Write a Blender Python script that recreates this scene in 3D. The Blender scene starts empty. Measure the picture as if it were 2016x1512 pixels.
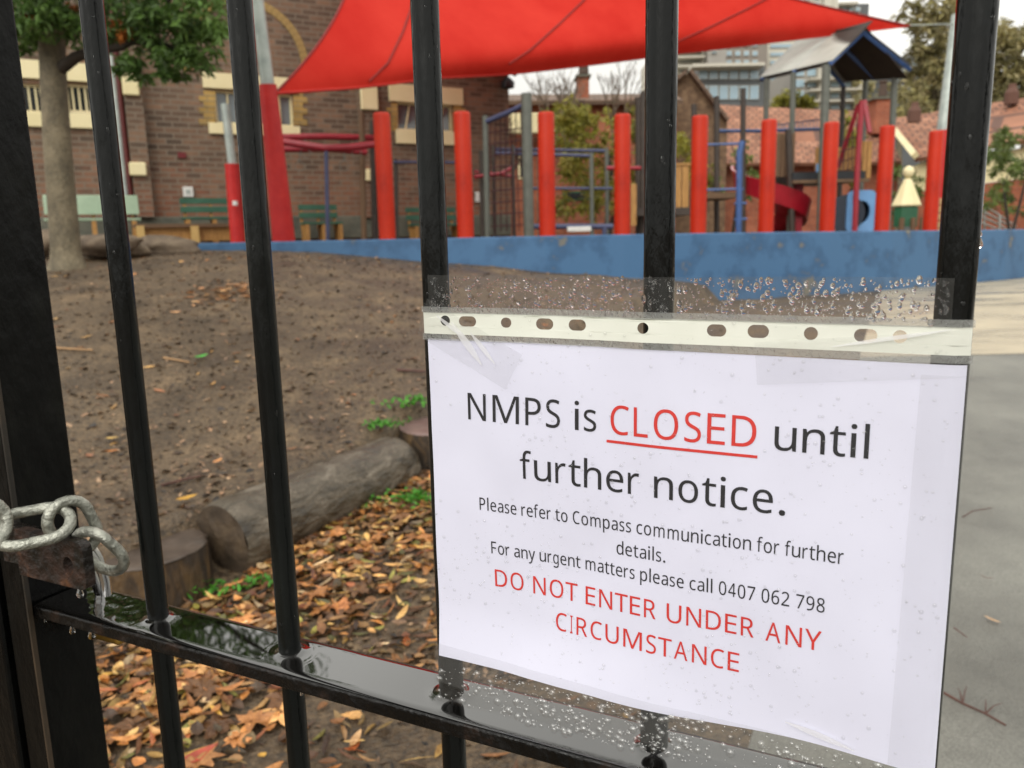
import bpy, bmesh, math, random
import numpy as np
from mathutils import Vector, noise

# ---------------------------------------------------------------- camera, sky, sun, exposure
SC = bpy.context.scene
COL = SC.collection
rad = math.radians
F = 1548.17                      # focal length in pixels of the 2016 px wide photograph
YAW, PITCH, ROLL = rad(25.7836), rad(-10.2246), rad(1.3099)
EYE = 1.2
GC = np.array([0.119296, -0.423911, 0.305933])      # eye in gate coordinates


def rot(y, p, r):
    cy, sy, cp, sp, cr, sr = math.cos(y), math.sin(y), math.cos(p), math.sin(p), math.cos(r), math.sin(r)
    return (np.array([[cy, -sy, 0], [sy, cy, 0], [0, 0, 1]]) @ np.array([[1, 0, 0], [0, cp, -sp], [0, sp, cp]])
            @ np.array([[cr, 0, sr], [0, 1, 0], [-sr, 0, cr]]))


RC = rot(0, PITCH, ROLL)
GZ = rot(-YAW, 0, 0)


def gate(x, y, z):
    """gate coordinates (along the gate, into the yard, above the rail) to world"""
    p = GZ @ (np.array([x, y, z]) - GC)
    return Vector((p[0], p[1], p[2] + EYE))


def at(px, py, Y):
    """a point seen at photograph pixel px, py and standing Y metres into the yard"""
    d = RC @ np.array([(px - 1008) / F, 1.0, -(py - 756) / F])
    t = Y / d[1]
    return Vector((d[0] * t, Y, EYE + d[2] * t))


def onplane(px, py, z):
    d = RC @ np.array([(px - 1008) / F, 1.0, -(py - 756) / F])
    t = (z - EYE) / d[2]
    return Vector((d[0] * t, d[1] * t, z))


cam = bpy.data.cameras.new('camera')
cam.sensor_width = 36
cam.lens = F / 2016 * 36
cam.clip_start = .02
cam.clip_end = 3000
cam.dof.use_dof = True
cam.dof.focus_distance = .48
cam.dof.aperture_fstop = cam.lens / 2.2
co = bpy.data.objects.new('camera', cam)
COL.objects.link(co)
from mathutils import Matrix
M4 = Matrix.Identity(4)
for i in range(3):
    M4[i][0] = RC[i, 0]; M4[i][1] = RC[i, 2]; M4[i][2] = -RC[i, 1]
M4[2][3] = EYE
co.matrix_world = M4
SC.camera = co

SUN_EL, SUN_AZ = rad(38), rad(200)       # azimuth clockwise from +Y: behind the photographer
W = bpy.data.worlds.new('World')
SC.world = W
W.use_nodes = True
wn = W.node_tree
bg = wn.nodes['Background']
sky = wn.nodes.new('ShaderNodeTexSky')
sky.sky_type = 'NISHITA'
sky.sun_disc = False
sky.sun_elevation = SUN_EL
sky.sun_rotation = SUN_AZ
sky.air_density = 1.0
sky.dust_density = 4.0
hs = wn.nodes.new('ShaderNodeHueSaturation')
hs.inputs['Saturation'].default_value = .12      # a closed cloud deck: hardly any blue left
hs.inputs['Value'].default_value = 1.0
tint = wn.nodes.new('ShaderNodeMix')
tint.data_type = 'RGBA'
tint.blend_type = 'MULTIPLY'
tint.inputs[0].default_value = 1
tint.inputs[7].default_value = (1.0, .985, .93, 1)
wn.links.new(sky.outputs[0], hs.inputs['Color'])
wn.links.new(hs.outputs[0], tint.inputs[6])
# the closed overcast deck: brighter overhead than at the horizon, softly mottled
gt = wn.nodes.new('ShaderNodeTexCoord')
sx = wn.nodes.new('ShaderNodeSeparateXYZ')
wn.links.new(gt.outputs['Generated'], sx.inputs[0])
mr = wn.nodes.new('ShaderNodeMapRange')
mr.inputs[1].default_value = 0; mr.inputs[2].default_value = .75
mr.inputs[3].default_value = 7.2; mr.inputs[4].default_value = 14
wn.links.new(sx.outputs[2], mr.inputs[0])
cn = wn.nodes.new('ShaderNodeTexNoise')
cn.inputs['Scale'].default_value = 2.2
cn.inputs['Detail'].default_value = 5
wn.links.new(gt.outputs['Generated'], cn.inputs['Vector'])
cr = wn.nodes.new('ShaderNodeMapRange')
cr.inputs[1].default_value = .3; cr.inputs[2].default_value = .7
cr.inputs[3].default_value = .82; cr.inputs[4].default_value = 1.15
wn.links.new(cn.outputs[0], cr.inputs[0])
mm = wn.nodes.new('ShaderNodeMath'); mm.operation = 'MULTIPLY'
wn.links.new(mr.outputs[0], mm.inputs[0]); wn.links.new(cr.outputs[0], mm.inputs[1])
dk = wn.nodes.new('ShaderNodeMix'); dk.data_type = 'RGBA'; dk.blend_type = 'MULTIPLY'
dk.inputs[0].default_value = 1
dk.inputs[6].default_value = (1.0, .985, .925, 1)
wn.links.new(mm.outputs[0], dk.inputs[7])
cl = wn.nodes.new('ShaderNodeMix'); cl.data_type = 'RGBA'; cl.blend_type = 'MIX'
cl.inputs[0].default_value = .8
wn.links.new(tint.outputs[2], cl.inputs[6]); wn.links.new(dk.outputs[2], cl.inputs[7])
wn.links.new(cl.outputs[2], bg.inputs[0])
bg.inputs[1].default_value = .15
sun = bpy.data.lights.new('sun', 'SUN')
sun.energy = 1.5
sun.angle = rad(40)
sun.color = (1, .97, .92)
so = bpy.data.objects.new('sun', sun)
COL.objects.link(so)
sd = Vector((math.sin(SUN_AZ) * math.cos(SUN_EL), math.cos(SUN_AZ) * math.cos(SUN_EL), math.sin(SUN_EL)))
so.rotation_euler = (-sd).to_track_quat('-Z', 'Y').to_euler()
SC.view_settings.view_transform = 'Standard'
SC.view_settings.look = 'None'
SC.view_settings.exposure = -0.08
SC.view_settings.gamma = 1
SC.view_settings.use_curve_mapping = False
SC.cycles.use_denoising = True
SC.cycles.max_bounces = 10
SC.cycles.transparent_max_bounces = 24
SC.cycles.sample_clamp_indirect = 4
R = random.Random(7)


# ---------------------------------------------------------------- materials
def lin(h, a=1):
    o = []
    for i in (0, 2, 4):
        c = int(h[i:i + 2], 16) / 255
        o.append(c / 12.92 if c <= .04045 else ((c + .055) / 1.055) ** 2.4)
    return (*o, a)


def mat(name, cols, scale=4, rough=.6, bump=0, bscale=None, metal=0, detail=5, stretch=(1, 1, 1), rvar=0, spec=.5,
        attr=False, transl=0, coat=0, distort=0, lo=.3, hi=.7, uv=False, speck=None):
    m = bpy.data.materials.new(name)
    m.use_nodes = True
    nt = m.node_tree
    b = nt.nodes['Principled BSDF']
    L = nt.links.new
    tc = nt.nodes.new('ShaderNodeTexCoord')
    mp = nt.nodes.new('ShaderNodeMapping')
    mp.inputs['Scale'].default_value = stretch
    L(tc.outputs['UV' if uv else 'Object'], mp.inputs[0])
    n = nt.nodes.new('ShaderNodeTexNoise')
    n.inputs['Scale'].default_value = scale
    n.inputs['Detail'].default_value = detail
    n.inputs['Roughness'].default_value = .62
    n.inputs['Distortion'].default_value = distort
    L(mp.outputs[0], n.inputs['Vector'])
    r = nt.nodes.new('ShaderNodeValToRGB')
    cols = [cols] if isinstance(cols, str) else cols
    e = r.color_ramp.elements
    while len(e) < len(cols):
        e.new(.5)
    if len(cols) == 1:
        e[0].color = e[1].color = lin(cols[0])
    else:
        for i, c in enumerate(cols):
            e[i].position = lo + (hi - lo) * i / (len(cols) - 1)
            e[i].color = lin(c)
    L(n.outputs[0], r.inputs[0])
    out = r.outputs[0]
    if speck:      # fine grain: (scale, darkest, lightest)
        n4 = nt.nodes.new('ShaderNodeTexNoise')
        n4.inputs['Scale'].default_value = speck[0]
        n4.inputs['Detail'].default_value = 4
        n4.inputs['Roughness'].default_value = .7
        L(mp.outputs[0], n4.inputs['Vector'])
        q = nt.nodes.new('ShaderNodeMapRange')
        q.inputs[1].default_value = .33; q.inputs[2].default_value = .67
        q.inputs[3].default_value = speck[1]; q.inputs[4].default_value = speck[2]
        L(n4.outputs[0], q.inputs[0])
        mq = nt.nodes.new('ShaderNodeMix'); mq.data_type = 'RGBA'; mq.blend_type = 'MULTIPLY'
        mq.inputs[0].default_value = 1
        L(out, mq.inputs[6]); L(q.outputs[0], mq.inputs[7])
        out = mq.outputs[2]
    if attr:
        at_ = nt.nodes.new('ShaderNodeAttribute')
        at_.attribute_name = 'col'
        mx = nt.nodes.new('ShaderNodeMix')
        mx.data_type = 'RGBA'
        mx.blend_type = 'MULTIPLY'
        mx.inputs[0].default_value = 1
        L(out, mx.inputs[6])
        L(at_.outputs['Color'], mx.inputs[7])
        out = mx.outputs[2]
    L(out, b.inputs['Base Color'])
    b.inputs['Roughness'].default_value = rough
    b.inputs['Metallic'].default_value = metal
    b.inputs['Specular IOR Level'].default_value = spec
    b.inputs['Coat Weight'].default_value = coat
    b.inputs['Coat Roughness'].default_value = .08
    if rvar:
        mr = nt.nodes.new('ShaderNodeMapRange')
        mr.inputs[1].default_value = .35
        mr.inputs[2].default_value = .65
        mr.inputs[3].default_value = max(.02, rough - rvar)
        mr.inputs[4].default_value = min(1, rough + rvar)
        L(n.outputs[0], mr.inputs[0])
        L(mr.outputs[0], b.inputs['Roughness'])
    if bump:
        n2 = nt.nodes.new('ShaderNodeTexNoise')
        n2.inputs['Scale'].default_value = bscale or scale * 3
        n2.inputs['Detail'].default_value = 6
        L(mp.outputs[0], n2.inputs['Vector'])
        bp = nt.nodes.new('ShaderNodeBump')
        bp.inputs['Strength'].default_value = min(1, bump)
        bp.inputs['Distance'].default_value = .02
        L(n2.outputs[0], bp.inputs['Height'])
        L(bp.outputs[0], b.inputs['Normal'])
    if transl:
        t = nt.nodes.new('ShaderNodeBsdfTranslucent')
        L(out, t.inputs[0])
        ms = nt.nodes.new('ShaderNodeMixShader')
        ms.inputs[0].default_value = transl
        L(b.outputs[0], ms.inputs[1])
        L(t.outputs[0], ms.inputs[2])
        L(ms.outputs[0], nt.nodes['Material Output'].inputs[0])
    return m


def brick_mat(name, c1, c2, mortar, bw=.23, bh=.083, ms=.012, rough=.8, warm=None, warm_z=(0, 1), off=.5, bump=.4):
    m = bpy.data.materials.new(name)
    m.use_nodes = True
    nt = m.node_tree
    L = nt.links.new
    b = nt.nodes['Principled BSDF']
    tc = nt.nodes.new('ShaderNodeTexCoord')
    bt = nt.nodes.new('ShaderNodeTexBrick')
    bt.offset = off
    bt.inputs['Scale'].default_value = 1
    bt.inputs['Brick Width'].default_value = bw
    bt.inputs['Row Height'].default_value = bh
    bt.inputs['Mortar Size'].default_value = ms
    bt.inputs['Mortar Smooth'].default_value = .3
    bt.inputs['Bias'].default_value = -.1
    bt.inputs['Color1'].default_value = lin(c1)
    bt.inputs['Color2'].default_value = lin(c2)
    bt.inputs['Mortar'].default_value = lin(mortar)
    L(tc.outputs['UV'], bt.inputs['Vector'])
    n = nt.nodes.new('ShaderNodeTexNoise')
    n.inputs['Scale'].default_value = 1.3
    n.inputs['Detail'].default_value = 7
    n.inputs['Roughness'].default_value = .7
    L(tc.outputs['UV'], n.inputs['Vector'])
    mr = nt.nodes.new('ShaderNodeMapRange')
    mr.inputs[1].default_value = .3; mr.inputs[2].default_value = .7
    mr.inputs[3].default_value = .55; mr.inputs[4].default_value = 1.4
    L(n.outputs[0], mr.inputs[0])
    mx = nt.nodes.new('ShaderNodeMix'); mx.data_type = 'RGBA'; mx.blend_type = 'MULTIPLY'
    mx.inputs[0].default_value = 1
    L(bt.outputs[0], mx.inputs[6]); L(mr.outputs[0], mx.inputs[7])
    out = mx.outputs[2]
    if warm:       # courses of a redder brick low on the wall
        sp = nt.nodes.new('ShaderNodeSeparateXYZ'); L(tc.outputs['UV'], sp.inputs[0])
        ad = nt.nodes.new('ShaderNodeMath'); ad.operation = 'MULTIPLY_ADD'
        n3 = nt.nodes.new('ShaderNodeTexNoise'); n3.inputs['Scale'].default_value = 3.5; n3.inputs['Detail'].default_value = 4
        L(tc.outputs['UV'], n3.inputs['Vector'])
        L(n3.outputs[0], ad.inputs[0]); ad.inputs[1].default_value = 2.6; L(sp.outputs[1], ad.inputs[2])
        m2 = nt.nodes.new('ShaderNodeMapRange')
        m2.inputs[1].default_value = warm_z[0] + 1.3; m2.inputs[2].default_value = warm_z[1] + 1.3
        m2.inputs[3].default_value = .75; m2.inputs[4].default_value = .0
        L(ad.outputs[0], m2.inputs[0])
        mw = nt.nodes.new('ShaderNodeMix'); mw.data_type = 'RGBA'; mw.blend_type = 'MIX'
        L(m2.outputs[0], mw.inputs[0]); L(out, mw.inputs[6]); mw.inputs[7].default_value = lin(warm)
        m4 = nt.nodes.new('ShaderNodeMix'); m4.data_type = 'RGBA'; m4.blend_type = 'MIX'
        L(bt.outputs['Fac'], m4.inputs[0]); L(mw.outputs[2], m4.inputs[6]); m4.inputs[7].default_value = lin(mortar)
        out = m4.outputs[2]
    L(out, b.inputs['Base Color'])
    b.inputs['Roughness'].default_value = rough
    bp = nt.nodes.new('ShaderNodeBump'); bp.inputs['Strength'].default_value = bump; bp.inputs['Distance'].default_value = .01
    bp.invert = True
    L(bt.outputs['Fac'], bp.inputs['Height']); L(bp.outputs[0], b.inputs['Normal'])
    return m


def film_mat(name, trans=.9, col=(1, 1, 1, 1), rough=.08, bump=.0, bscale=8, milk=0.0, ior=1.45, stretch=(1, 1, 1)):
    """thin clear plastic: mostly transparent, a Fresnel sheen, optionally some milky diffuse"""
    m = bpy.data.materials.new(name)
    m.use_nodes = True
    nt = m.node_tree
    L = nt.links.new
    nt.nodes.remove(nt.nodes['Principled BSDF'])
    out = nt.nodes['Material Output']
    tr = nt.nodes.new('ShaderNodeBsdfTransparent'); tr.inputs[0].default_value = (trans, trans, trans, 1)
    base = tr.outputs[0]
    gl = nt.nodes.new('ShaderNodeBsdfGlossy'); gl.inputs['Roughness'].default_value = rough
    # Schlick reflectance, the same from either side of the film
    fr = nt.nodes.new('ShaderNodeLayerWeight')
    pw = nt.nodes.new('ShaderNodeMath'); pw.operation = 'POWER'; pw.inputs[1].default_value = 5
    L(fr.outputs['Facing'], pw.inputs[0])
    f0 = ((ior - 1) / (ior + 1)) ** 2
    fm = nt.nodes.new('ShaderNodeMath'); fm.operation = 'MULTIPLY_ADD'; fm.inputs[1].default_value = 1 - f0; fm.inputs[2].default_value = f0
    L(pw.outputs[0], fm.inputs[0])
    if milk:
        df = nt.nodes.new('ShaderNodeBsdfDiffuse'); df.inputs[0].default_value = col
        tl = nt.nodes.new('ShaderNodeBsdfTranslucent'); tl.inputs[0].default_value = col
        a = nt.nodes.new('ShaderNodeMixShader'); a.inputs[0].default_value = .35
        L(df.outputs[0], a.inputs[1]); L(tl.outputs[0], a.inputs[2])
        mk = nt.nodes.new('ShaderNodeMixShader'); mk.inputs[0].default_value = milk
        L(base, mk.inputs[1]); L(a.outputs[0], mk.inputs[2])
        base = mk.outputs[0]
    if bump:
        tc = nt.nodes.new('ShaderNodeTexCoord')
        mp = nt.nodes.new('ShaderNodeMapping'); mp.inputs['Scale'].default_value = stretch
        L(tc.outputs['Object'], mp.inputs[0])
        n = nt.nodes.new('ShaderNodeTexNoise'); n.inputs['Scale'].default_value = bscale; n.inputs['Detail'].default_value = 3
        L(mp.outputs[0], n.inputs['Vector'])
        bp = nt.nodes.new('ShaderNodeBump'); bp.inputs['Strength'].default_value = bump; bp.inputs['Distance'].default_value = .01
        L(n.outputs[0], bp.inputs['Height']); L(bp.outputs[0], gl.inputs['Normal']); L(bp.outputs[0], fr.inputs['Normal'])
    mx = nt.nodes.new('ShaderNodeMixShader')
    L(fm.outputs[0], mx.inputs[0]); L(base, mx.inputs[1]); L(gl.outputs[0], mx.inputs[2])
    L(mx.outputs[0], out.inputs[0])
    return m


def water_mat(name):
    m = bpy.data.materials.new(name)
    m.use_nodes = True
    b = m.node_tree.nodes['Principled BSDF']
    b.inputs['Base Color'].default_value = (1, 1, 1, 1)
    b.inputs['Roughness'].default_value = .0
    b.inputs['IOR'].default_value = 1.33
    b.inputs['Transmission Weight'].default_value = 1
    return m


# ---------------------------------------------------------------- mesh helpers
ORG = {}


class MB:
    def __init__(s):
        s.v = []; s.f = []; s.uv = {}; s.c = []

    def add(s, vs, fs, col=None, uvs=None):
        k = len(s.v)
        s.v += [tuple(p) for p in vs]
        for i, f in enumerate(fs):
            if uvs:
                s.uv[len(s.f)] = uvs[i]
            s.f.append(tuple(j + k for j in f))
        if col is not None:
            s.c += [(0, 0, 0, 1)] * (k - len(s.c)) + [col] * len(vs)
        return s

    def quad(s, a, b, c, d, uv=None):
        return s.add([a, b, c, d], [(0, 1, 2, 3)], uvs=[uv] if uv else None)

    def box(s, c, hx, hy, hz):
        """centre and three half vectors"""
        c, hx, hy, hz = Vector(c), Vector(hx), Vector(hy), Vector(hz)
        vs = [c + a * hx + b * hy + d * hz for d in (-1, 1) for b in (-1, 1) for a in (-1, 1)]
        fs = [(0, 2, 3, 1), (4, 5, 7, 6), (0, 1, 5, 4), (2, 6, 7, 3), (0, 4, 6, 2), (1, 3, 7, 5)]
        uv = []
        lx, ly, lz = hx.length, hy.length, hz.length
        for f in fs:
            u = []
            for i in f:
                a, b, d = (1 if i & 1 else -1), (1 if i & 2 else -1), (1 if i & 4 else -1)
                if f in (fs[0], fs[1]):
                    u.append((a * lx, b * ly))
                elif f in (fs[2], fs[3]):
                    u.append((a * lx, d * lz + c.z))
                else:
                    u.append((b * ly, d * lz + c.z))
            uv.append(u)
        return s.add(vs, fs, uvs=uv)

    def abox(s, x0, y0, z0, x1, y1, z1):
        return s.box(((x0 + x1) / 2, (y0 + y1) / 2, (z0 + z1) / 2), ((x1 - x0) / 2, 0, 0), (0, (y1 - y0) / 2, 0), (0, 0, (z1 - z0) / 2))

    def tube(s, pts, rs, seg=12, cap=True, closed=False, col=None, wob=0, flat=1):
        pts = [Vector(p) for p in pts]
        n = len(pts)
        if not isinstance(rs, (list, tuple)):
            rs = [rs] * n
        vs = []
        prev = None
        for i, p in enumerate(pts):
            a = pts[(i - 1) % n] if (i or closed) else p
            b = pts[(i + 1) % n] if (i < n - 1 or closed) else p
            t = (b - a).normalized()
            if prev is None:
                up = Vector((0, 0, 1)) if abs(t.z) < .9 else Vector((1, 0, 0))
                u = t.cross(up).normalized()
            else:
                u = (prev - t * prev.dot(t)).normalized()
            prev = u
            w = t.cross(u)
            for k in range(seg):
                an = 2 * math.pi * k / seg
                r = rs[i]
                if wob:
                    r *= 1 + wob * noise.noise(Vector((math.cos(an) * 1.3, math.sin(an) * 1.3, i * .37 + p.x)))
                vs.append(p + u * math.cos(an) * r + w * math.sin(an) * r * flat)
        fs = []
        for i in range(n if closed else n - 1):
            j = (i + 1) % n
            for k in range(seg):
                l = (k + 1) % seg
                fs.append((i * seg + k, i * seg + l, j * seg + l, j * seg + k))
        if cap and not closed:
            fs.append(tuple(range(seg - 1, -1, -1)))
            fs.append(tuple((n - 1) * seg + k for k in range(seg)))
        return s.add(vs, fs, col)

    def lathe(s, c, prof, seg=24):
        """profile of (radius, height) turned about a vertical axis at c"""
        c = Vector(c)
        vs = [c + Vector((r * math.cos(2 * math.pi * k / seg), r * math.sin(2 * math.pi * k / seg), h)) for r, h in prof for k in range(seg)]
        fs = [(i * seg + k, i * seg + (k + 1) % seg, (i + 1) * seg + (k + 1) % seg, (i + 1) * seg + k) for i in range(len(prof) - 1) for k in range(seg)]
        fs += [tuple(range(seg - 1, -1, -1)), tuple((len(prof) - 1) * seg + k for k in range(seg))]
        return s.add(vs, fs)

    def build(s, name, m, parent=None, smooth=False, bevel=0, bseg=2, sub=0, org=None, flip=False):
        me = bpy.data.meshes.new(name)
        o0 = Vector(org) if org is not None else Vector((0, 0, 0))
        if parent is not None:
            o0 = Vector((0, 0, 0))
            base = ORG[parent.name]
        else:
            base = o0
        me.from_pydata([tuple(Vector(p) - base) for p in s.v], [], s.f)
        if s.uv:
            ul = me.uv_layers.new(name='UVMap')
            for fi, us in s.uv.items():
                for li, u in zip(me.polygons[fi].loop_indices, us):
                    ul.data[li].uv = u
        if s.c:
            ca = me.color_attributes.new('col', 'FLOAT_COLOR', 'POINT')
            cc = s.c + [(1, 1, 1, 1)] * (len(s.v) - len(s.c))
            ca.data.foreach_set('color', np.array(cc, dtype=np.float32).ravel())
        me.validate()
        if flip:
            me.flip_normals()
        if m:
            me.materials.append(m)
        o = bpy.data.objects.new(name, me)
        COL.objects.link(o)
        if smooth:
            me.polygons.foreach_set('use_smooth', [True] * len(me.polygons))
            try:
                me.set_sharp_from_angle(angle=rad(50))
            except Exception:
                pass
        if parent is not None:
            o.parent = parent
            ORG[o.name] = base
        else:
            o.location = base
            ORG[o.name] = base
        if bevel:
            b = o.modifiers.new('bevel', 'BEVEL')
            b.width = bevel; b.segments = bseg; b.limit_method = 'ANGLE'; b.angle_limit = rad(40)
        if sub:
            b = o.modifiers.new('sub', 'SUBSURF'); b.levels = b.render_levels = sub
        return o


def tag(o, label, cat, group=None, kind=None):
    o['label'] = label
    o['category'] = cat
    if group:
        o['group'] = group
    if kind:
        o['kind'] = kind
    return o


def thing(name, loc, label, cat, group=None):
    o = bpy.data.objects.new(name, None)
    o.empty_display_size = .1
    COL.objects.link(o)
    o.location = loc
    ORG[o.name] = Vector(loc)
    return tag(o, label, cat, group)


def struct(o):
    o['kind'] = 'structure'
    return o


def copy_thing(o, loc, label):
    """a copy of a thing with copies of its parts and sub-parts"""
    def cp(x, par):
        c = x.copy(); COL.objects.link(c)
        if par is not None:
            c.parent = par
        for ch in list(x.children):
            cp(ch, c)
        return c
    r = cp(o, None)
    r.location = loc
    r['label'] = label
    ORG[r.name] = Vector(loc)
    return r


def pbox(mb, x0, y0, x1, y1, Y, th=.1):
    """upright box whose front, Y metres into the yard, spans those photograph pixels"""
    a, b = at(x0, y0, Y), at(x1, y1, Y)
    c, d = at(x1, y0, Y), at(x0, y1, Y)
    xa, xb = (a.x + d.x) / 2, (b.x + c.x) / 2
    za, zb = (b.z + d.z) / 2, (a.z + c.z) / 2
    mb.abox(xa, Y, za, xb, Y + th, zb)
    return mb


def rod(mb, pts, r, seg=8):
    return mb.tube([at(*p) for p in pts], r, seg)


def ss(a, b, x):
    t = min(1, max(0, (x - a) / (b - a)))
    return t * t * (3 - 2 * t)


def interp(x, pts):
    if x <= pts[0][0]:
        return pts[0][1]
    for (a, va), (b, vb) in zip(pts, pts[1:]):
        if x <= b:
            return va + (vb - va) * (x - a) / (b - a)
    return pts[-1][1]

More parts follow.
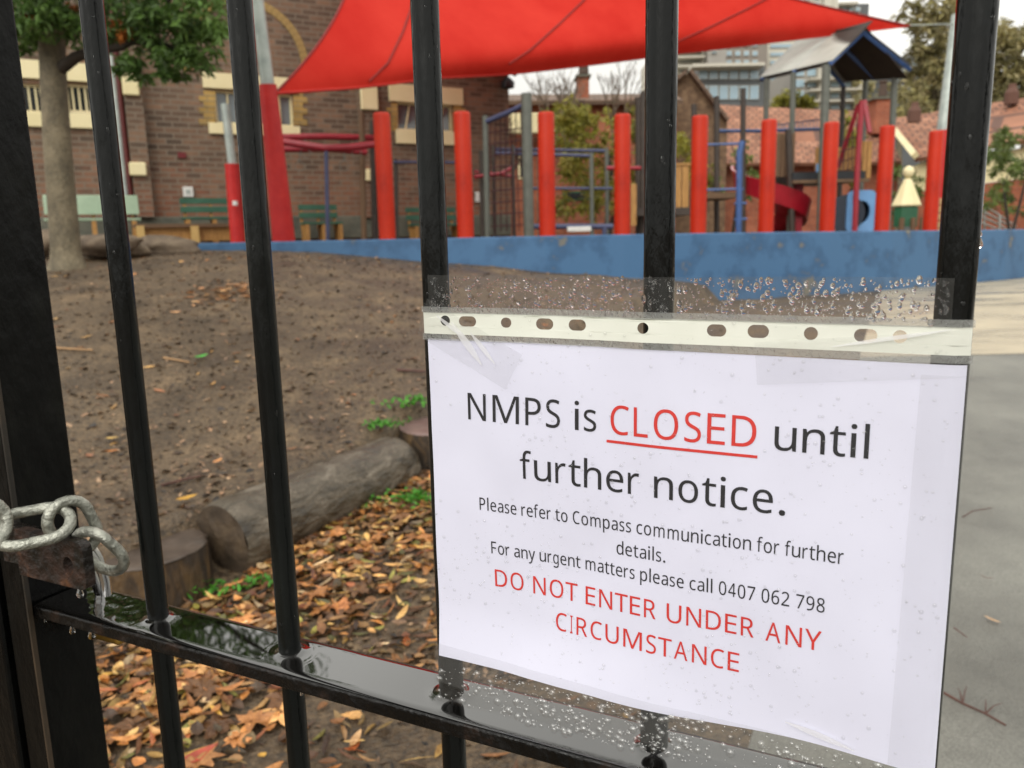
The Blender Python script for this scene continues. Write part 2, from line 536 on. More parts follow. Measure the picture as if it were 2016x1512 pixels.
# outlines of the lettering (500 units per em)
GLYPHS = '.:29,22 31,34 36,43 44,47 53,49 63,47 71,43 77,34 79,22 77,9 71,1 63,-4 53,-6 44,-4 36,1 31,9|0:210,144 209,121 207,100 204,81 198,56 188,35 175,18 158,6 138,-2 114,-4 85,0 61,14 43,35 30,64 24,88 21,114 20,144 21,173 24,200 29,223 41,252 59,273 84,286 114,291 144,286 168,273 186,252 199,223 205,200 209,173/55,144 56,119 58,97 61,78 68,55 80,39 95,29 114,26 134,29 149,39 160,55 168,78 171,97 173,119 174,144 173,168 171,190 168,209 160,231 149,248 134,257 114,261 95,257 80,248 68,231 61,209 58,190 56,168|2:209,0 19,0 19,29 94,105 114,126 131,144 144,160 153,177 159,194 161,212 157,233 147,248 131,257 110,260 91,258 74,253 58,244 41,233 22,257 34,266 47,274 61,281 76,286 93,289 110,290 135,288 156,281 173,270 186,255 194,236 197,214 195,192 188,172 177,153 162,133 144,114 123,93 64,34 64,32 209,32|4:221,65 180,65 180,0 146,0 146,65 8,65 8,95 143,288 180,288 180,97 221,97/146,187 146,206 146,222 147,237 148,250 146,250 138,234 129,219 43,97 146,97|6:22,122 23,147 25,171 30,195 37,217 47,237 61,255 77,270 98,281 123,288 153,290 172,289 181,288 188,287 188,257 181,259 172,260 154,261 129,259 108,252 91,241 79,227 70,210 63,190 59,169 57,146 60,146 67,155 75,163 85,170 97,175 111,178 128,179 151,177 171,169 188,156 200,139 208,118 211,92 208,65 199,41 186,22 168,8 146,-1 119,-4 100,-2 81,4 65,13 50,27 38,45 29,66 24,92/119,26 142,30 160,42 172,63 176,92 172,117 162,136 144,148 120,152 103,150 87,144 75,135 66,124 60,112 58,99 59,86 62,73 66,61 73,49 82,40 92,32 105,27|7:55,0 172,254 18,254 18,286 210,286 210,259 93,0|8:114,290 138,288 159,282 176,273 189,259 197,242 200,222 198,206 193,192 184,180 173,169 160,160 146,152 162,143 178,133 191,121 201,108 207,92 209,74 206,52 198,33 184,17 165,6 142,-2 115,-4 87,-2 63,5 44,16 31,31 22,50 20,73 22,91 28,107 37,120 50,132 64,142 79,150 66,158 54,168 43,179 35,191 31,206 29,222 32,242 40,259 53,273 71,282 91,288/54,73 58,53 69,38 88,28 115,24 140,28 159,38 171,54 175,74 173,87 167,98 158,109 147,117 132,126 115,133 108,135 92,127 79,119 68,109 60,99 56,87/114,262 94,259 78,251 67,238 63,221 65,207 70,196 79,186 89,179 102,172 116,165 129,172 141,178 151,186 159,196 164,207 165,221 162,238 151,251 135,259|9:209,164 208,140 205,115 200,92 193,70 183,49 170,31 153,17 132,5 107,-2 77,-4 58,-3 49,-2 41,0 41,30 49,28 58,26 76,25 102,27 122,34 139,45 152,59 161,76 167,96 171,118 173,140 170,140 164,132 155,123 145,117 133,111 119,108 102,107 79,110 59,117 43,130 30,147 23,168 20,194 23,222 31,245 45,265 63,279 86,287 111,290 131,288 150,282 166,273 180,259 192,241 201,220 207,194/111,261 89,257 71,244 59,223 55,194 58,169 68,151 85,139 110,135 128,137 143,143 156,151 165,162 171,175 173,187 172,200 169,213 164,226 158,237 149,247 138,254 126,259|A:219,0 184,89 71,89 36,0 0,0 112,287 144,287 256,0/141,207 137,219 132,236 128,250 123,234 119,219 115,207 83,121 173,121|C:162,259 140,257 120,251 103,241 89,228 78,211 69,191 64,169 63,143 64,121 67,100 74,82 87,59 106,42 131,31 161,28 180,28 197,31 214,34 230,39 230,8 213,2 197,-1 178,-3 156,-4 128,-2 104,4 83,14 65,28 50,45 39,65 31,89 26,115 24,144 25,165 28,184 33,203 45,228 60,249 79,267 103,280 131,288 162,290 184,289 204,286 224,281 241,273 227,243 213,249 197,254 180,257|D:268,146 266,116 260,89 250,65 237,45 220,29 199,16 176,7 149,2 119,0 39,0 39,286 127,286 155,285 180,279 202,270 222,258 238,242 251,223 261,201 266,175/230,145 229,169 225,189 218,207 202,229 181,244 154,252 122,255 75,255 75,31 114,31 149,34 178,44 201,60 217,82 227,110|E:199,0 39,0 39,286 199,286 199,255 75,255 75,165 192,165 192,134 75,134 75,32 199,32|F:75,0 39,0 39,286 199,286 199,255 75,255 75,153 191,153 191,121 75,121|I:119,0 16,0 16,21 50,28 50,257 16,265 16,286 119,286 119,265 86,257 86,28 119,21|L:39,0 39,286 75,286 75,32 200,32 200,0|M:165,0 71,251 69,251 71,231 72,203 72,174 72,0 39,0 39,286 92,286 180,52 182,52 272,286 325,286 325,0 289,0 289,176 289,204 291,230 292,251 290,251 195,0|N:266,0 224,0 71,238 69,238 70,216 72,189 72,160 72,0 39,0 39,286 81,286 233,49 235,49 234,69 233,97 232,125 232,286 266,286|O:289,144 288,122 285,102 280,83 270,58 255,36 237,19 214,6 187,-1 157,-4 125,-1 98,7 75,19 57,37 43,58 32,83 28,102 25,122 24,144 26,172 31,198 39,221 50,241 65,258 83,272 104,283 129,289 157,291 184,289 208,283 229,272 247,259 262,242 274,221 282,198 287,172/63,144 64,121 67,100 73,81 85,58 104,41 127,31 157,27 186,31 210,41 228,58 241,81 246,100 249,121 251,144 248,177 241,205 228,228 210,245 187,256 157,259 128,256 104,245 85,228 73,205 67,187 64,166|P:115,286 149,284 176,276 196,264 211,248 219,227 222,202 221,185 216,168 209,153 197,139 182,128 162,119 137,113 108,111 75,111 75,0 39,0 39,286/111,255 75,255 75,142 104,142 129,144 149,148 165,156 176,167 183,182 185,200 180,225 167,242 144,252|R:118,286 150,284 177,277 197,266 211,250 219,230 222,205 220,184 214,167 204,153 192,143 179,134 165,128 243,0 201,0 132,118 75,118 75,0 39,0 39,286/116,255 75,255 75,149 118,149 148,152 169,163 181,180 185,203 183,220 177,233 168,243 155,250 137,254|S:201,77 198,53 189,33 174,17 153,6 128,-2 99,-4 83,-4 68,-2 54,0 42,2 30,6 20,10 20,44 37,38 56,32 78,29 101,27 120,29 136,33 149,40 158,49 163,60 165,73 164,86 159,97 151,106 139,115 121,123 98,132 81,139 66,147 53,155 43,165 34,176 29,188 25,201 24,217 27,239 36,256 50,271 68,281 90,288 115,290 138,289 159,286 178,281 194,274 183,243 168,249 151,254 133,258 115,259 98,257 85,253 74,247 67,239 62,229 61,217 62,204 67,193 74,184 86,176 102,168 123,159 146,150 166,139 181,128 192,114 199,97|T:130,0 93,0 93,255 4,255 4,286 219,286 219,255 130,255|U:257,101 254,73 245,48 229,26 208,10 190,2 169,-2 145,-4 112,-1 85,9 64,25 48,47 39,72 36,102 36,286 72,286 72,101 77,70 91,47 114,32 147,27 171,30 189,37 204,48 213,63 219,81 221,101 221,286 257,286|Y:113,146 188,286 227,286 132,111 132,0 95,0 95,109 0,286 39,286|a:115,219 139,217 159,211 174,201 188,179 192,146 192,0 167,0 160,30 158,30 149,20 139,11 129,4 117,0 103,-3 86,-4 68,-2 52,3 38,11 27,24 21,40 18,60 25,88 44,109 64,119 90,125 121,128 158,130 158,142 155,165 146,180 132,187 113,190 97,189 81,185 67,180 53,174 42,200 57,207 75,213 95,217/126,104 92,100 70,91 59,77 55,59 58,44 66,33 79,27 94,24 119,28 140,39 153,59 158,86 158,105|c:120,-4 93,-1 70,8 50,22 35,44 28,62 23,82 22,106 24,131 28,153 35,171 51,192 71,207 95,216 123,219 139,218 154,216 168,212 179,207 168,178 146,185 134,187 122,188 102,186 86,179 74,167 65,152 60,131 59,107 60,83 65,63 74,47 86,36 101,29 120,26 136,27 151,30 164,34 176,39 176,8 164,3 152,-1 137,-3|d:110,-4 85,-1 64,8 46,24 33,45 25,73 22,107 25,141 33,169 46,191 64,206 86,216 111,219 126,218 140,215 152,210 162,203 170,196 177,187 180,187 178,203 177,219 177,305 213,305 213,0 184,0 179,29 177,29 170,20 162,12 152,6 140,0 126,-3/116,25 145,30 164,44 174,67 178,100 178,107 176,131 172,152 164,168 146,184 115,190 91,184 73,167 65,150 60,130 59,106 60,83 65,63 73,47 91,31|e:117,219 143,216 165,207 182,192 195,173 203,149 206,122 206,101 59,101 64,69 77,45 99,31 127,26 146,27 163,30 179,35 196,41 196,10 180,4 164,-1 146,-3 126,-4 97,-1 72,8 51,24 35,46 28,63 24,83 22,106 23,128 27,148 34,166 48,189 67,205 90,216/117,190 94,186 77,174 65,154 59,129 169,129 167,146 163,161 156,173 146,182 133,188|f:133,188 79,188 79,0 44,0 44,188 6,188 6,204 44,216 44,229 46,254 52,273 62,288 76,299 93,305 113,307 126,306 137,305 155,300 146,272 131,276 123,277 114,278 98,275 88,266 81,251 79,229 79,215 133,215|g:110,219 130,217 149,211 164,201 178,186 180,186 184,215 213,215 213,-4 210,-32 202,-55 189,-73 170,-86 146,-94 116,-96 94,-95 74,-93 55,-89 39,-83 39,-50 55,-57 75,-63 96,-66 118,-67 143,-63 162,-51 174,-32 178,-6 178,2 178,16 179,28 177,28 165,14 149,4 131,-2 111,-4 85,-1 63,9 46,25 32,47 25,75 22,107 25,139 32,166 46,189 63,205 85,216/115,189 98,187 84,180 73,168 65,152 60,131 59,107 60,82 65,62 73,46 91,30 116,25 131,26 144,29 155,34 163,42 170,53 174,65 177,81 178,99 178,107 176,134 171,154 163,170 151,181 135,187|h:69,215 69,200 67,185 70,185 77,195 87,204 98,210 110,215 123,218 137,219 161,216 180,210 196,200 206,185 213,165 215,140 215,0 180,0 180,138 178,160 169,176 154,186 132,189 111,187 95,180 83,169 75,154 71,134 69,111 69,0 34,0 34,305 69,305|i:69,215 69,0 34,0 34,215/52,296 60,294 66,290 71,283 73,273 71,263 66,256 60,252 52,251 44,252 37,256 33,263 31,273 33,283 37,290 44,294|l:69,0 34,0 34,305 69,305|m:270,219 302,214 324,200 334,185 340,165 342,140 342,0 308,0 308,138 305,160 297,176 283,186 264,189 237,185 219,171 209,149 206,119 206,0 171,0 171,138 170,154 166,167 160,177 152,184 141,188 127,189 107,187 93,180 82,169 75,154 71,135 69,111 69,0 34,0 34,215 63,215 68,186 70,186 77,196 86,204 97,211 108,215 120,218 133,219 156,217 175,210 189,199 199,183 201,183 214,199 230,210 250,217|n:138,219 161,217 180,211 196,200 207,185 213,165 215,140 215,0 180,0 180,138 178,160 169,176 154,186 132,189 102,184 83,169 73,145 69,111 69,0 34,0 34,215 63,215 68,186 70,186 78,196 88,204 99,211 111,215 124,218|o:221,108 219,83 214,60 205,41 194,25 179,13 162,3 142,-2 121,-4 100,-2 81,3 65,13 50,25 38,41 29,60 24,83 22,108 23,130 27,151 34,168 49,190 69,206 93,216 122,219 149,216 173,206 193,190 208,168 215,151 220,130/59,108 60,84 65,64 74,47 86,35 102,28 121,25 141,28 157,35 169,47 178,64 183,84 184,108 183,132 178,152 169,168 157,179 141,187 121,189 93,184 73,168 65,151 60,131|p:136,219 161,216 182,207 200,191 214,170 222,142 225,108 223,85 220,64 214,46 200,24 183,9 161,-1 136,-4 120,-3 107,0 95,5 85,12 76,19 69,27 67,27 69,10 69,-8 69,-96 34,-96 34,215 63,215 68,186 69,186 76,194 85,202 95,209 106,215 120,218/130,189 110,187 95,181 84,171 76,156 71,138 69,115 69,108 71,83 75,63 83,47 94,35 110,28 131,25 149,28 163,36 174,49 182,66 186,86 188,108 186,131 182,151 174,167 156,184|r:134,219 147,218 160,217 155,184 144,186 132,187 120,186 108,182 98,175 88,167 80,157 74,144 71,130 69,115 69,0 34,0 34,215 63,215 67,176 69,176 76,187 85,197 95,206 107,213 120,217|s:174,59 171,40 164,24 151,12 134,3 113,-2 88,-4 67,-3 50,0 34,4 21,10 21,42 35,36 52,30 70,26 89,24 112,27 128,33 137,43 140,56 139,64 136,71 129,77 120,83 106,90 87,98 68,106 51,114 38,123 28,133 22,146 20,162 26,186 43,204 59,212 79,217 101,219 120,218 138,215 154,211 170,204 158,176 144,182 129,186 114,189 99,190 80,188 66,183 57,175 54,164 55,156 59,149 66,143 77,137 91,130 109,123 128,115 144,107 157,99 166,88 172,75|t:106,25 122,26 136,29 136,2 129,0 120,-2 110,-4 100,-4 84,-3 69,2 56,10 46,22 39,39 37,63 37,188 6,188 6,204 37,219 51,264 72,264 72,215 134,215 134,188 72,188 72,63 75,46 82,34 92,27|u:214,215 214,0 185,0 180,28 178,28 170,18 160,10 149,4 137,-1 124,-3 110,-4 86,-2 67,4 51,15 40,30 34,49 32,74 32,215 67,215 67,77 70,54 79,38 94,28 115,25 137,28 153,34 165,45 173,61 177,80 178,103 178,215|y:0,215 38,215 85,93 92,72 98,52 103,34 104,34 112,60 123,93 166,215 204,215 112,-30 104,-48 94,-65 83,-78 69,-88 53,-94 34,-96 17,-95 4,-93 4,-65 15,-67 28,-67 40,-66 50,-63 58,-57 65,-50 71,-40 76,-29 87,-1'

# ---------------------------------------------------------------- the ground
WALL = [(-4.6, 9.85), (-3.9, 9.5), (-3, 9.15), (-1.4, 8.85), (.4, 8.85), (1.3, 9.0), (2.2, 9.25), (3.2, 9.65), (4, 9.95), (5, 10.4), (5.9, 10.95), (7.5, 12), (10, 14)]
LOG_A, LOG_B = onplane(488, 1160, .0), onplane(826, 985, .0)     # foot of the log's near and far end
LD = (LOG_B - LOG_A); LD.z = 0; LD.normalize()
LN = Vector((-LD.y, LD.x, 0))                                     # towards the slope


def wall_y(x):
    return interp(x, WALL)


def path_x(y):
    return .5 + (y - 1.6) * .5


def path_z(y):
    return min(.0787 * max(y - 2, 0), .46)


ZL = [(2.2, .245), (3, .265), (3.7, .31), (4.4, .48), (6, .84), (7.5, 1.07), (9.5, 1.2), (12, 1.36), (14, 1.42), (20, 1.5), (60, 1.6)]
ZM = [(2.2, .22), (3.7, .30), (5, .5), (7, .78), (8.9, .93), (12, 1.0)]


def gz(x, y):
    zp = path_z(y)
    if x > path_x(y) + .02 and y < wall_y(x) + .1:
        return zp
    if y > wall_y(x) + .1 and x > -4.6 or y > 20:
        return 1.1 + (interp(y, ZL) - 1.1) * (1 - ss(-6.5, -4, x))
    s = (Vector((x, y, 0)) - LOG_A).dot(LN)
    w = ss(.15, .27, s)
    a = interp(y, ZL) * (1 - ss(-3, .5, x)) + interp(y, ZM) * ss(-3, .5, x)
    e = min(1, max(0, (path_x(y) - x) / max(1.1, 1.1 + (y - 3) * .55)))
    m = zp + (a - zp) * e
    return zp + (m - zp) * w if zp < m else m


def gz_n(x, y):
    z = gz(x, y)
    if x < path_x(y) and y < wall_y(x) + .05:
        k = min(1, (path_x(y) - x) * 3)
        p = Vector((x, y, 0))
        z += k * (.022 * noise.noise(p * 1.6) + .006 * noise.noise(p * 6) + .003 * noise.noise(p * 17)) - .0
    return z


def hit(px, py, up=.012):
    """where the ray through that photograph pixel meets the ground"""
    d = RC @ np.array([(px - 1008) / F, 1.0, -(py - 756) / F])
    a, b = .5, .5
    while b < 40:
        b += .05
        if EYE + d[2] * b / d[1] < gz_n(d[0] * b / d[1], b) + up:
            break
        a = b
    for _ in range(24):
        m = (a + b) / 2
        if EYE + d[2] * m / d[1] < gz_n(d[0] * m / d[1], m) + up:
            b = m
        else:
            a = m
    return Vector((d[0] * b / d[1], b, EYE + d[2] * b / d[1]))


def arr(*seg):
    o = []
    for a, b, st in seg:
        n = max(1, round((b - a) / st))
        o += [a + (b - a) * i / n for i in range(n)]
    return o


xs = [-900, -300, -100, -40, -20] + arr((-12, -4, .16), (-4, 1.2, .055), (1.2, 12, .16)) + [12, 16, 25, 60, 150, 400, 900]
ys = [-100, -20, -5, -1] + arr((0, 4.5, .055), (4.5, 15, .11)) + [15, 17, 20, 30, 60, 150, 500, 1500]
mb = MB()
mb.v = [(x, y, gz_n(x, y)) for y in ys for x in xs]
nx = len(xs)
mb.f = [(j * nx + i, j * nx + i + 1, (j + 1) * nx + i + 1, (j + 1) * nx + i) for j in range(len(ys) - 1) for i in range(nx - 1)]
M_dirt = mat('wet_mulch', ['382d1f', '483a29', '594935', '6e5b44'], scale=2.6, detail=14, rough=.6, rvar=.2, bump=.7, bscale=75, lo=.3, hi=.7, speck=(48, .36, 1.75))
struct(mb.build('ground', M_dirt, smooth=True))

M_asph = mat('wet_asphalt', ['5d5c56', '706f68', '84837b'], scale=1.8, detail=10, rough=.45, rvar=.14, bump=.5, bscale=210, lo=.3, hi=.7, speck=(190, .62, 1.35))
M_conc = mat('wet_concrete', ['8d826d', 'a5987f', 'b5a98f'], scale=1.6, detail=8, rough=.33, rvar=.18, bump=.1, bscale=60, stretch=(.6, 2, 1), speck=(120, .8, 1.2))


def pathsheet(name, m, y0, y1, st):
    mb = MB()
    yy = arr((y0, y1, st)) + [y1]
    n = 40
    for y in yy:
        xa = path_x(y)
        for i in range(n + 1):
            x = xa + (12 - xa) * (i / n) ** 1.6
            yw = min(y, wall_y(x) - .02)
            mb.v.append((x, yw, path_z(yw) + .009))
    for j in range(len(yy) - 1):
        for i in range(n):
            k = j * (n + 1) + i
            mb.f.append((k, k + 1, k + n + 2, k + n + 1))
    struct(mb.build(name, m, smooth=True))


pathsheet('asphalt_path', M_asph, -4, 5.73, .1)
pathsheet('concrete_path', M_conc, 5.745, 13.5, .12)

# ---------------------------------------------------------------- the gate
M_black = mat('black_gloss_paint', ['070808', '0c0e0d', '171a18'], scale=22, detail=8, rough=.17, rvar=.06, spec=.24, bump=.14, bscale=60, lo=.34, hi=.8, stretch=(1, 1, .25))
M_blackold = mat('flaking_black_paint', ['030303', '070706', '0e0e0a', '2c1f16'], scale=20, detail=11, rough=.34, rvar=.1, spec=.16, bump=.15, bscale=70, lo=.36, hi=.8, stretch=(1, 1, .5))
M_rust = mat('rust', ['0d0b09', '16120e', '33221a', '6a4222'], scale=26, detail=10, rough=.4, rvar=.2, spec=.35, bump=.35, bscale=120, lo=.34, hi=.74)
M_rail = mat('wet_black_rail', ['040404', '0a0807', '2e1d12'], scale=26, detail=8, rough=.32, spec=.3, rvar=.14, bump=.3, bscale=80, lo=.35, hi=.75)
M_water = water_mat('water')
M_wetfilm = mat('water_film', '060504', scale=6, rough=.025, spec=.5)
_n = M_wetfilm.node_tree
_b = _n.nodes['Principled BSDF']
_b.inputs['IOR'].default_value = 1.6
_b.inputs['Coat Weight'].default_value = 1.0
_b.inputs['Coat Roughness'].default_value = .02
_b.inputs['Coat IOR'].default_value = 1.6

GO = gate(0, 0, 0); GO.z = 0
D_BAR, X0, RD, RT, RB = .141607, -.41989, .050579, .0107, .0084
G = thing('metal_gate', (GO.x, GO.y, 0), 'black metal gate of round vertical bars, wet, with one flat lower rail', 'gate')
ex, ey, ez = gate(1, 0, 0) - gate(0, 0, 0), gate(0, 1, 0) - gate(0, 0, 0), Vector((0, 0, 1))


def gbox(mb, x0, y0, z0, x1, y1, z1):
    return mb.box(gate((x0 + x1) / 2, (y0 + y1) / 2, (z0 + z1) / 2), ex * (x1 - x0) / 2, ey * (y1 - y0) / 2, ez * (z1 - z0) / 2)


for k in range(0, 8):
    x = X0 + k * D_BAR
    mb = MB()
    zz = [-.8 + i * .05 for i in range(33)]
    mb.tube([gate(x, 0, z) for z in zz], RB, 40)
    mb.build('bar', M_black, G, smooth=True)
XE = X0 + 7.6 * D_BAR
mb = MB(); gbox(mb, -.548, -RD / 2, -RT, XE, RD / 2, 0)
mb.build('rail', M_rail, G, bevel=.0016, bseg=3)
# the rail carries a standing film of rain with raised rims round each bar
mb = MB()
nxr, nyr = 560, 30
for i in range(nxr + 1):
    x = -.5455 + (XE + .5455) * i / nxr
    for j in range(nyr + 1):
        y = (-.5 + j / nyr) * (RD - .004)
        e = min(1, (RD / 2 - .002 - abs(y)) / .004)
        h = .0004 + .0011 * math.sqrt(max(0, e)) + .00005 * noise.noise(Vector((x * 22, y * 30, 0)))
        if x < -.40:
            h += .00035 * noise.noise(Vector((x * 160, y * 120, 3))) * ss(-.38, -.46, x)
        for k in range(8):
            d = math.hypot(x - X0 - k * D_BAR, y)
            if d < .03:
                h += .0026 * math.exp(-max(0, d - RB) / .0032)
        mb.v.append(gate(x, y, h))
for i in range(nxr):
    for j in range(nyr):
        k = i * (nyr + 1) + j
        mb.f.append((k, k + nyr + 1, k + nyr + 2, k + 1))
mb.build('rain_film', M_wetfilm, G, smooth=True)
mb = MB(); gbox(mb, -.548, -RD / 2, .82, XE, RD / 2, .832); mb.build('rail', M_rail, G, bevel=.0016)
mb = MB(); gbox(mb, XE + .0005, -.033, -.86, XE + .03, .033, .86); mb.build('stile', M_black, G, bevel=.002)
mb = MB(); gbox(mb, -.578, -.030, -.86, -.5485, .0285, .9); mb.build('stile', M_blackold, G, bevel=.0022)
mb = MB(); gbox(mb, -.5484, -.0305, -.86, -.5462, -.0265, .9)
mb.build('edge_bead', mat('worn_edge', ['0c0b09', '1f1a13', '3d3022', '58452f'], scale=30, detail=8, rough=.5, lo=.35, hi=.75, stretch=(1, 1, .2)), G)


def flat_shape(outlines, name, m, parent, fmap, bevel=0, edge=0):
    """polygon with holes (2-D loops) filled, subdivided and carried onto a surface by fmap(u, v)"""
    cu = bpy.data.curves.new(name, 'CURVE')
    cu.dimensions = '2D'
    cu.fill_mode = 'BOTH'
    for lp in outlines:
        sp = cu.splines.new('POLY')
        sp.points.add(len(lp) - 1)
        for p, (a, b) in zip(sp.points, lp):
            p.co = (a * 100, b * 100, 0, 1)
        sp.use_cyclic_u = True
    to = bpy.data.objects.new(name, cu)
    COL.objects.link(to)
    me = bpy.data.meshes.new_from_object(to)
    bpy.data.objects.remove(to)
    bm = bmesh.new(); bm.from_mesh(me)
    if edge:
        for _ in range(6):
            es = [e for e in bm.edges if e.calc_length() > edge * 100]
            if not es:
                break
            bmesh.ops.subdivide_edges(bm, edges=es, cuts=1, use_grid_fill=False)
            bmesh.ops.triangulate(bm, faces=bm.faces[:])
    mb = MB()
    bm.verts.ensure_lookup_table()
    mb.v = [tuple(fmap(v.co.x / 100, v.co.y / 100)) for v in bm.verts]
    mb.f = [tuple(v.index for v in f.verts) for f in bm.faces]
    bm.free()
    return mb


def slab_from(mb, dvec):
    """give a flat polygon mesh thickness along dvec"""
    n = len(mb.v)
    ed = {}
    for f in mb.f:
        for a, b in zip(f, f[1:] + f[:1]):
            ed[(a, b)] = ed.get((a, b), 0) + 1
    v2 = [tuple(Vector(p) + dvec) for p in mb.v]
    f2 = [tuple(reversed([i + n for i in f])) for f in mb.f]
    rim = [(b, a, a + n, b + n) for (a, b) in ed if (b, a) not in ed]
    mb.v += v2; mb.f += f2 + rim
    return mb


# rusty lock plate with a bolt hole
def rrect(x0, y0, x1, y1, r, n=5, corners=(1, 1, 1, 1)):
    o = []
    for (cx, cy, a0, on) in ((x1 - r, y1 - r, 0, corners[0]), (x0 + r, y1 - r, 90, corners[1]), (x0 + r, y0 + r, 180, corners[2]), (x1 - r, y0 + r, 270, corners[3])):
        if on:
            o += [(cx + r * math.cos(rad(a0 + 90 * i / n)), cy + r * math.sin(rad(a0 + 90 * i / n))) for i in range(n + 1)]
        else:
            o.append((cx + r * math.copysign(1, math.cos(rad(a0 + 45))), cy + r * math.copysign(1, math.sin(rad(a0 + 45)))))
    return o


def circ(cx, cy, rx, ry=None, n=18):
    ry = ry or rx
    return [(cx + rx * math.cos(2 * math.pi * i / n), cy + ry * math.sin(2 * math.pi * i / n)) for i in range(n)]


PY = -.047
mb = flat_shape([rrect(-.522, .0425, -.4385, .0825, .007, corners=(1, 0, 0, 1)), circ(-.4575, .0605, .0062, .008)], 'lock_plate', None, None, lambda u, v: gate(u, PY, v), edge=.01)
slab_from(mb, ey * .0085)
LP = mb.build('lock_plate', M_rust, G, bevel=.0012)
mb = MB(); gbox(mb, -.556, PY + .0088, .046, -.516, -.0301, .08); mb.build('plate_mount', M_rust, G)

# beads of rain on the bars, the rail edge and the plate
mb = MB()


def drop(mb, c, n, r, fl=.5, seg=10, rings=3, el=1.0, base=True):
    """a sessile drop: flattened cap of radius r on a surface at c with normal n"""
    n = Vector(n).normalized()
    u = n.orthogonal().normalized() if abs(n.z) > .9 else Vector((0, 0, 1)) - n * n.z
    u.normalize()
    w = n.cross(u)
    vs = []
    for i in range(rings):
        a = math.pi / 2 * i / rings
        for k in range(seg):
            t = 2 * math.pi * k / seg
            vs.append(c + (u * math.cos(t) * el + w * math.sin(t)) * r * math.cos(a) + n * r * fl * math.sin(a))
    vs.append(c + n * r * fl)
    fs = [(i * seg + k, i * seg + (k + 1) % seg, (i + 1) * seg + (k + 1) % seg, (i + 1) * seg + k) for i in range(rings - 1) for k in range(seg)]
    fs += [((rings - 1) * seg + k, (rings - 1) * seg + (k + 1) % seg, len(vs) - 1) for k in range(seg)]
    if base:
        fs.append(tuple(range(seg - 1, -1, -1)))
    return mb.add(vs, fs)


for k in range(6):
    x = X0 + k * D_BAR
    for _ in range(34):
        a = rad(R.uniform(-170, -10)); z = R.uniform(.02, .5)
        n = ex * math.cos(a) + ey * math.sin(a)
        drop(mb, gate(x, 0, z) + n * RB * .97, n, R.choice([.0005, .0006, .0008, .0012]), .55, el=R.choice([1, 1, 1.6, 2.4]))
o = mb.build('raindrops', M_water, G, smooth=True); o['kind'] = 'stuff'
mb = MB()
for (xg, zg, Yg, r) in ((-.4505, .0405, PY, .0028), (-.5, -.0125, -RD / 2, .0024), (-.478, -.0125, -RD / 2 + .002, .003), (-.535, -.0115, -RD / 2, .0014), (-.25, -.012, -RD / 2 + .001, .0012)):
    pts = [gate(xg, Yg + .002, zg + .0015), gate(xg, Yg + .002, zg), gate(xg, Yg + .002, zg - r * 1.1), gate(xg, Yg + .002, zg - r * 1.9), gate(xg, Yg + .002, zg - r * 2.3)]
    mb.tube(pts, [r * .5, r * .62, r, r * .8, r * .2], 12)
for (px, py, r) in ((1928, 483, .0017), (1929, 463, .0011)):
    d = RC @ np.array([(px - 1008) / F, 1, -(py - 756) / F]); p = Vector((0, 0, EYE)) + Vector(d) * .372
    mb.tube([p + Vector((0, 0, r * 2)), p + Vector((0, 0, r)), p, p - Vector((0, 0, r * .9))], [r * .3, r * .7, r, r * .3], 12)
o = mb.build('hanging_drops', M_water, G, smooth=True); o['kind'] = 'stuff'

# neighbouring post the chain goes round
mb = MB(); gbox(mb, -.66, -.034, -.9, -.584, .034, .95)
GP = tag(mb.build('gate_post', M_blackold, None, bevel=.003, org=gate(-.62, 0, -.9)), 'flaking black steel post beside the gate stile, wrapped by the chain', 'post')

# ---------------------------------------------------------------- chain and padlock
M_galv = mat('galvanised_steel', ['7c7d74', '9c9d93', 'bbbbb0'], scale=60, detail=8, rough=.42, rvar=.12, metal=.75, bump=.3, bscale=220)
CH = thing('chain', gate(-.56, -.06, .09), 'heavy galvanised chain looped round the gate stile and post', 'chain')


def link(c, ax, bx, L=.062, Wd=.036, wire=.0052):
    """one oval link centred at c, long axis ax, wide axis bx"""
    ax = Vector(ax).normalized(); bx = (Vector(bx) - ax * Vector(bx).dot(ax)).normalized()
    r = Wd / 2 - wire
    h = L / 2 - wire - r
    pts = [c + ax * (h + r * math.sin(t)) + bx * r * math.cos(t) for t in [math.pi * i / 8 for i in range(9)]]
    pts = [c + ax * (h + r * math.sin(math.pi * i / 10)) + bx * r * math.cos(math.pi * i / 10) for i in range(11)]
    pts += [c - ax * (h + r * math.sin(math.pi * i / 10)) - bx * r * math.cos(math.pi * i / 10) for i in range(11)]
    mb = MB().tube(pts, wire, 14, closed=True)
    return mb.build('link', M_galv, CH, smooth=True)


def gp(px, py, Y):
    """the point on the vertical plane Y of the gate frame that shows at that photograph pixel"""
    d = RC @ np.array([(px - 1008) / F, 1.0, -(py - 756) / F])
    g = rot(YAW, 0, 0) @ d
    t = (Y - GC[1]) / g[1]
    p = GC + g * t
    return gate(*p)
def plink(p0, p1, bx, Wd, wire=.0045):
    a, b = at(*p0), at(*p1)
    return link((a + b) / 2, b - a, bx, (b - a).length, Wd, wire)


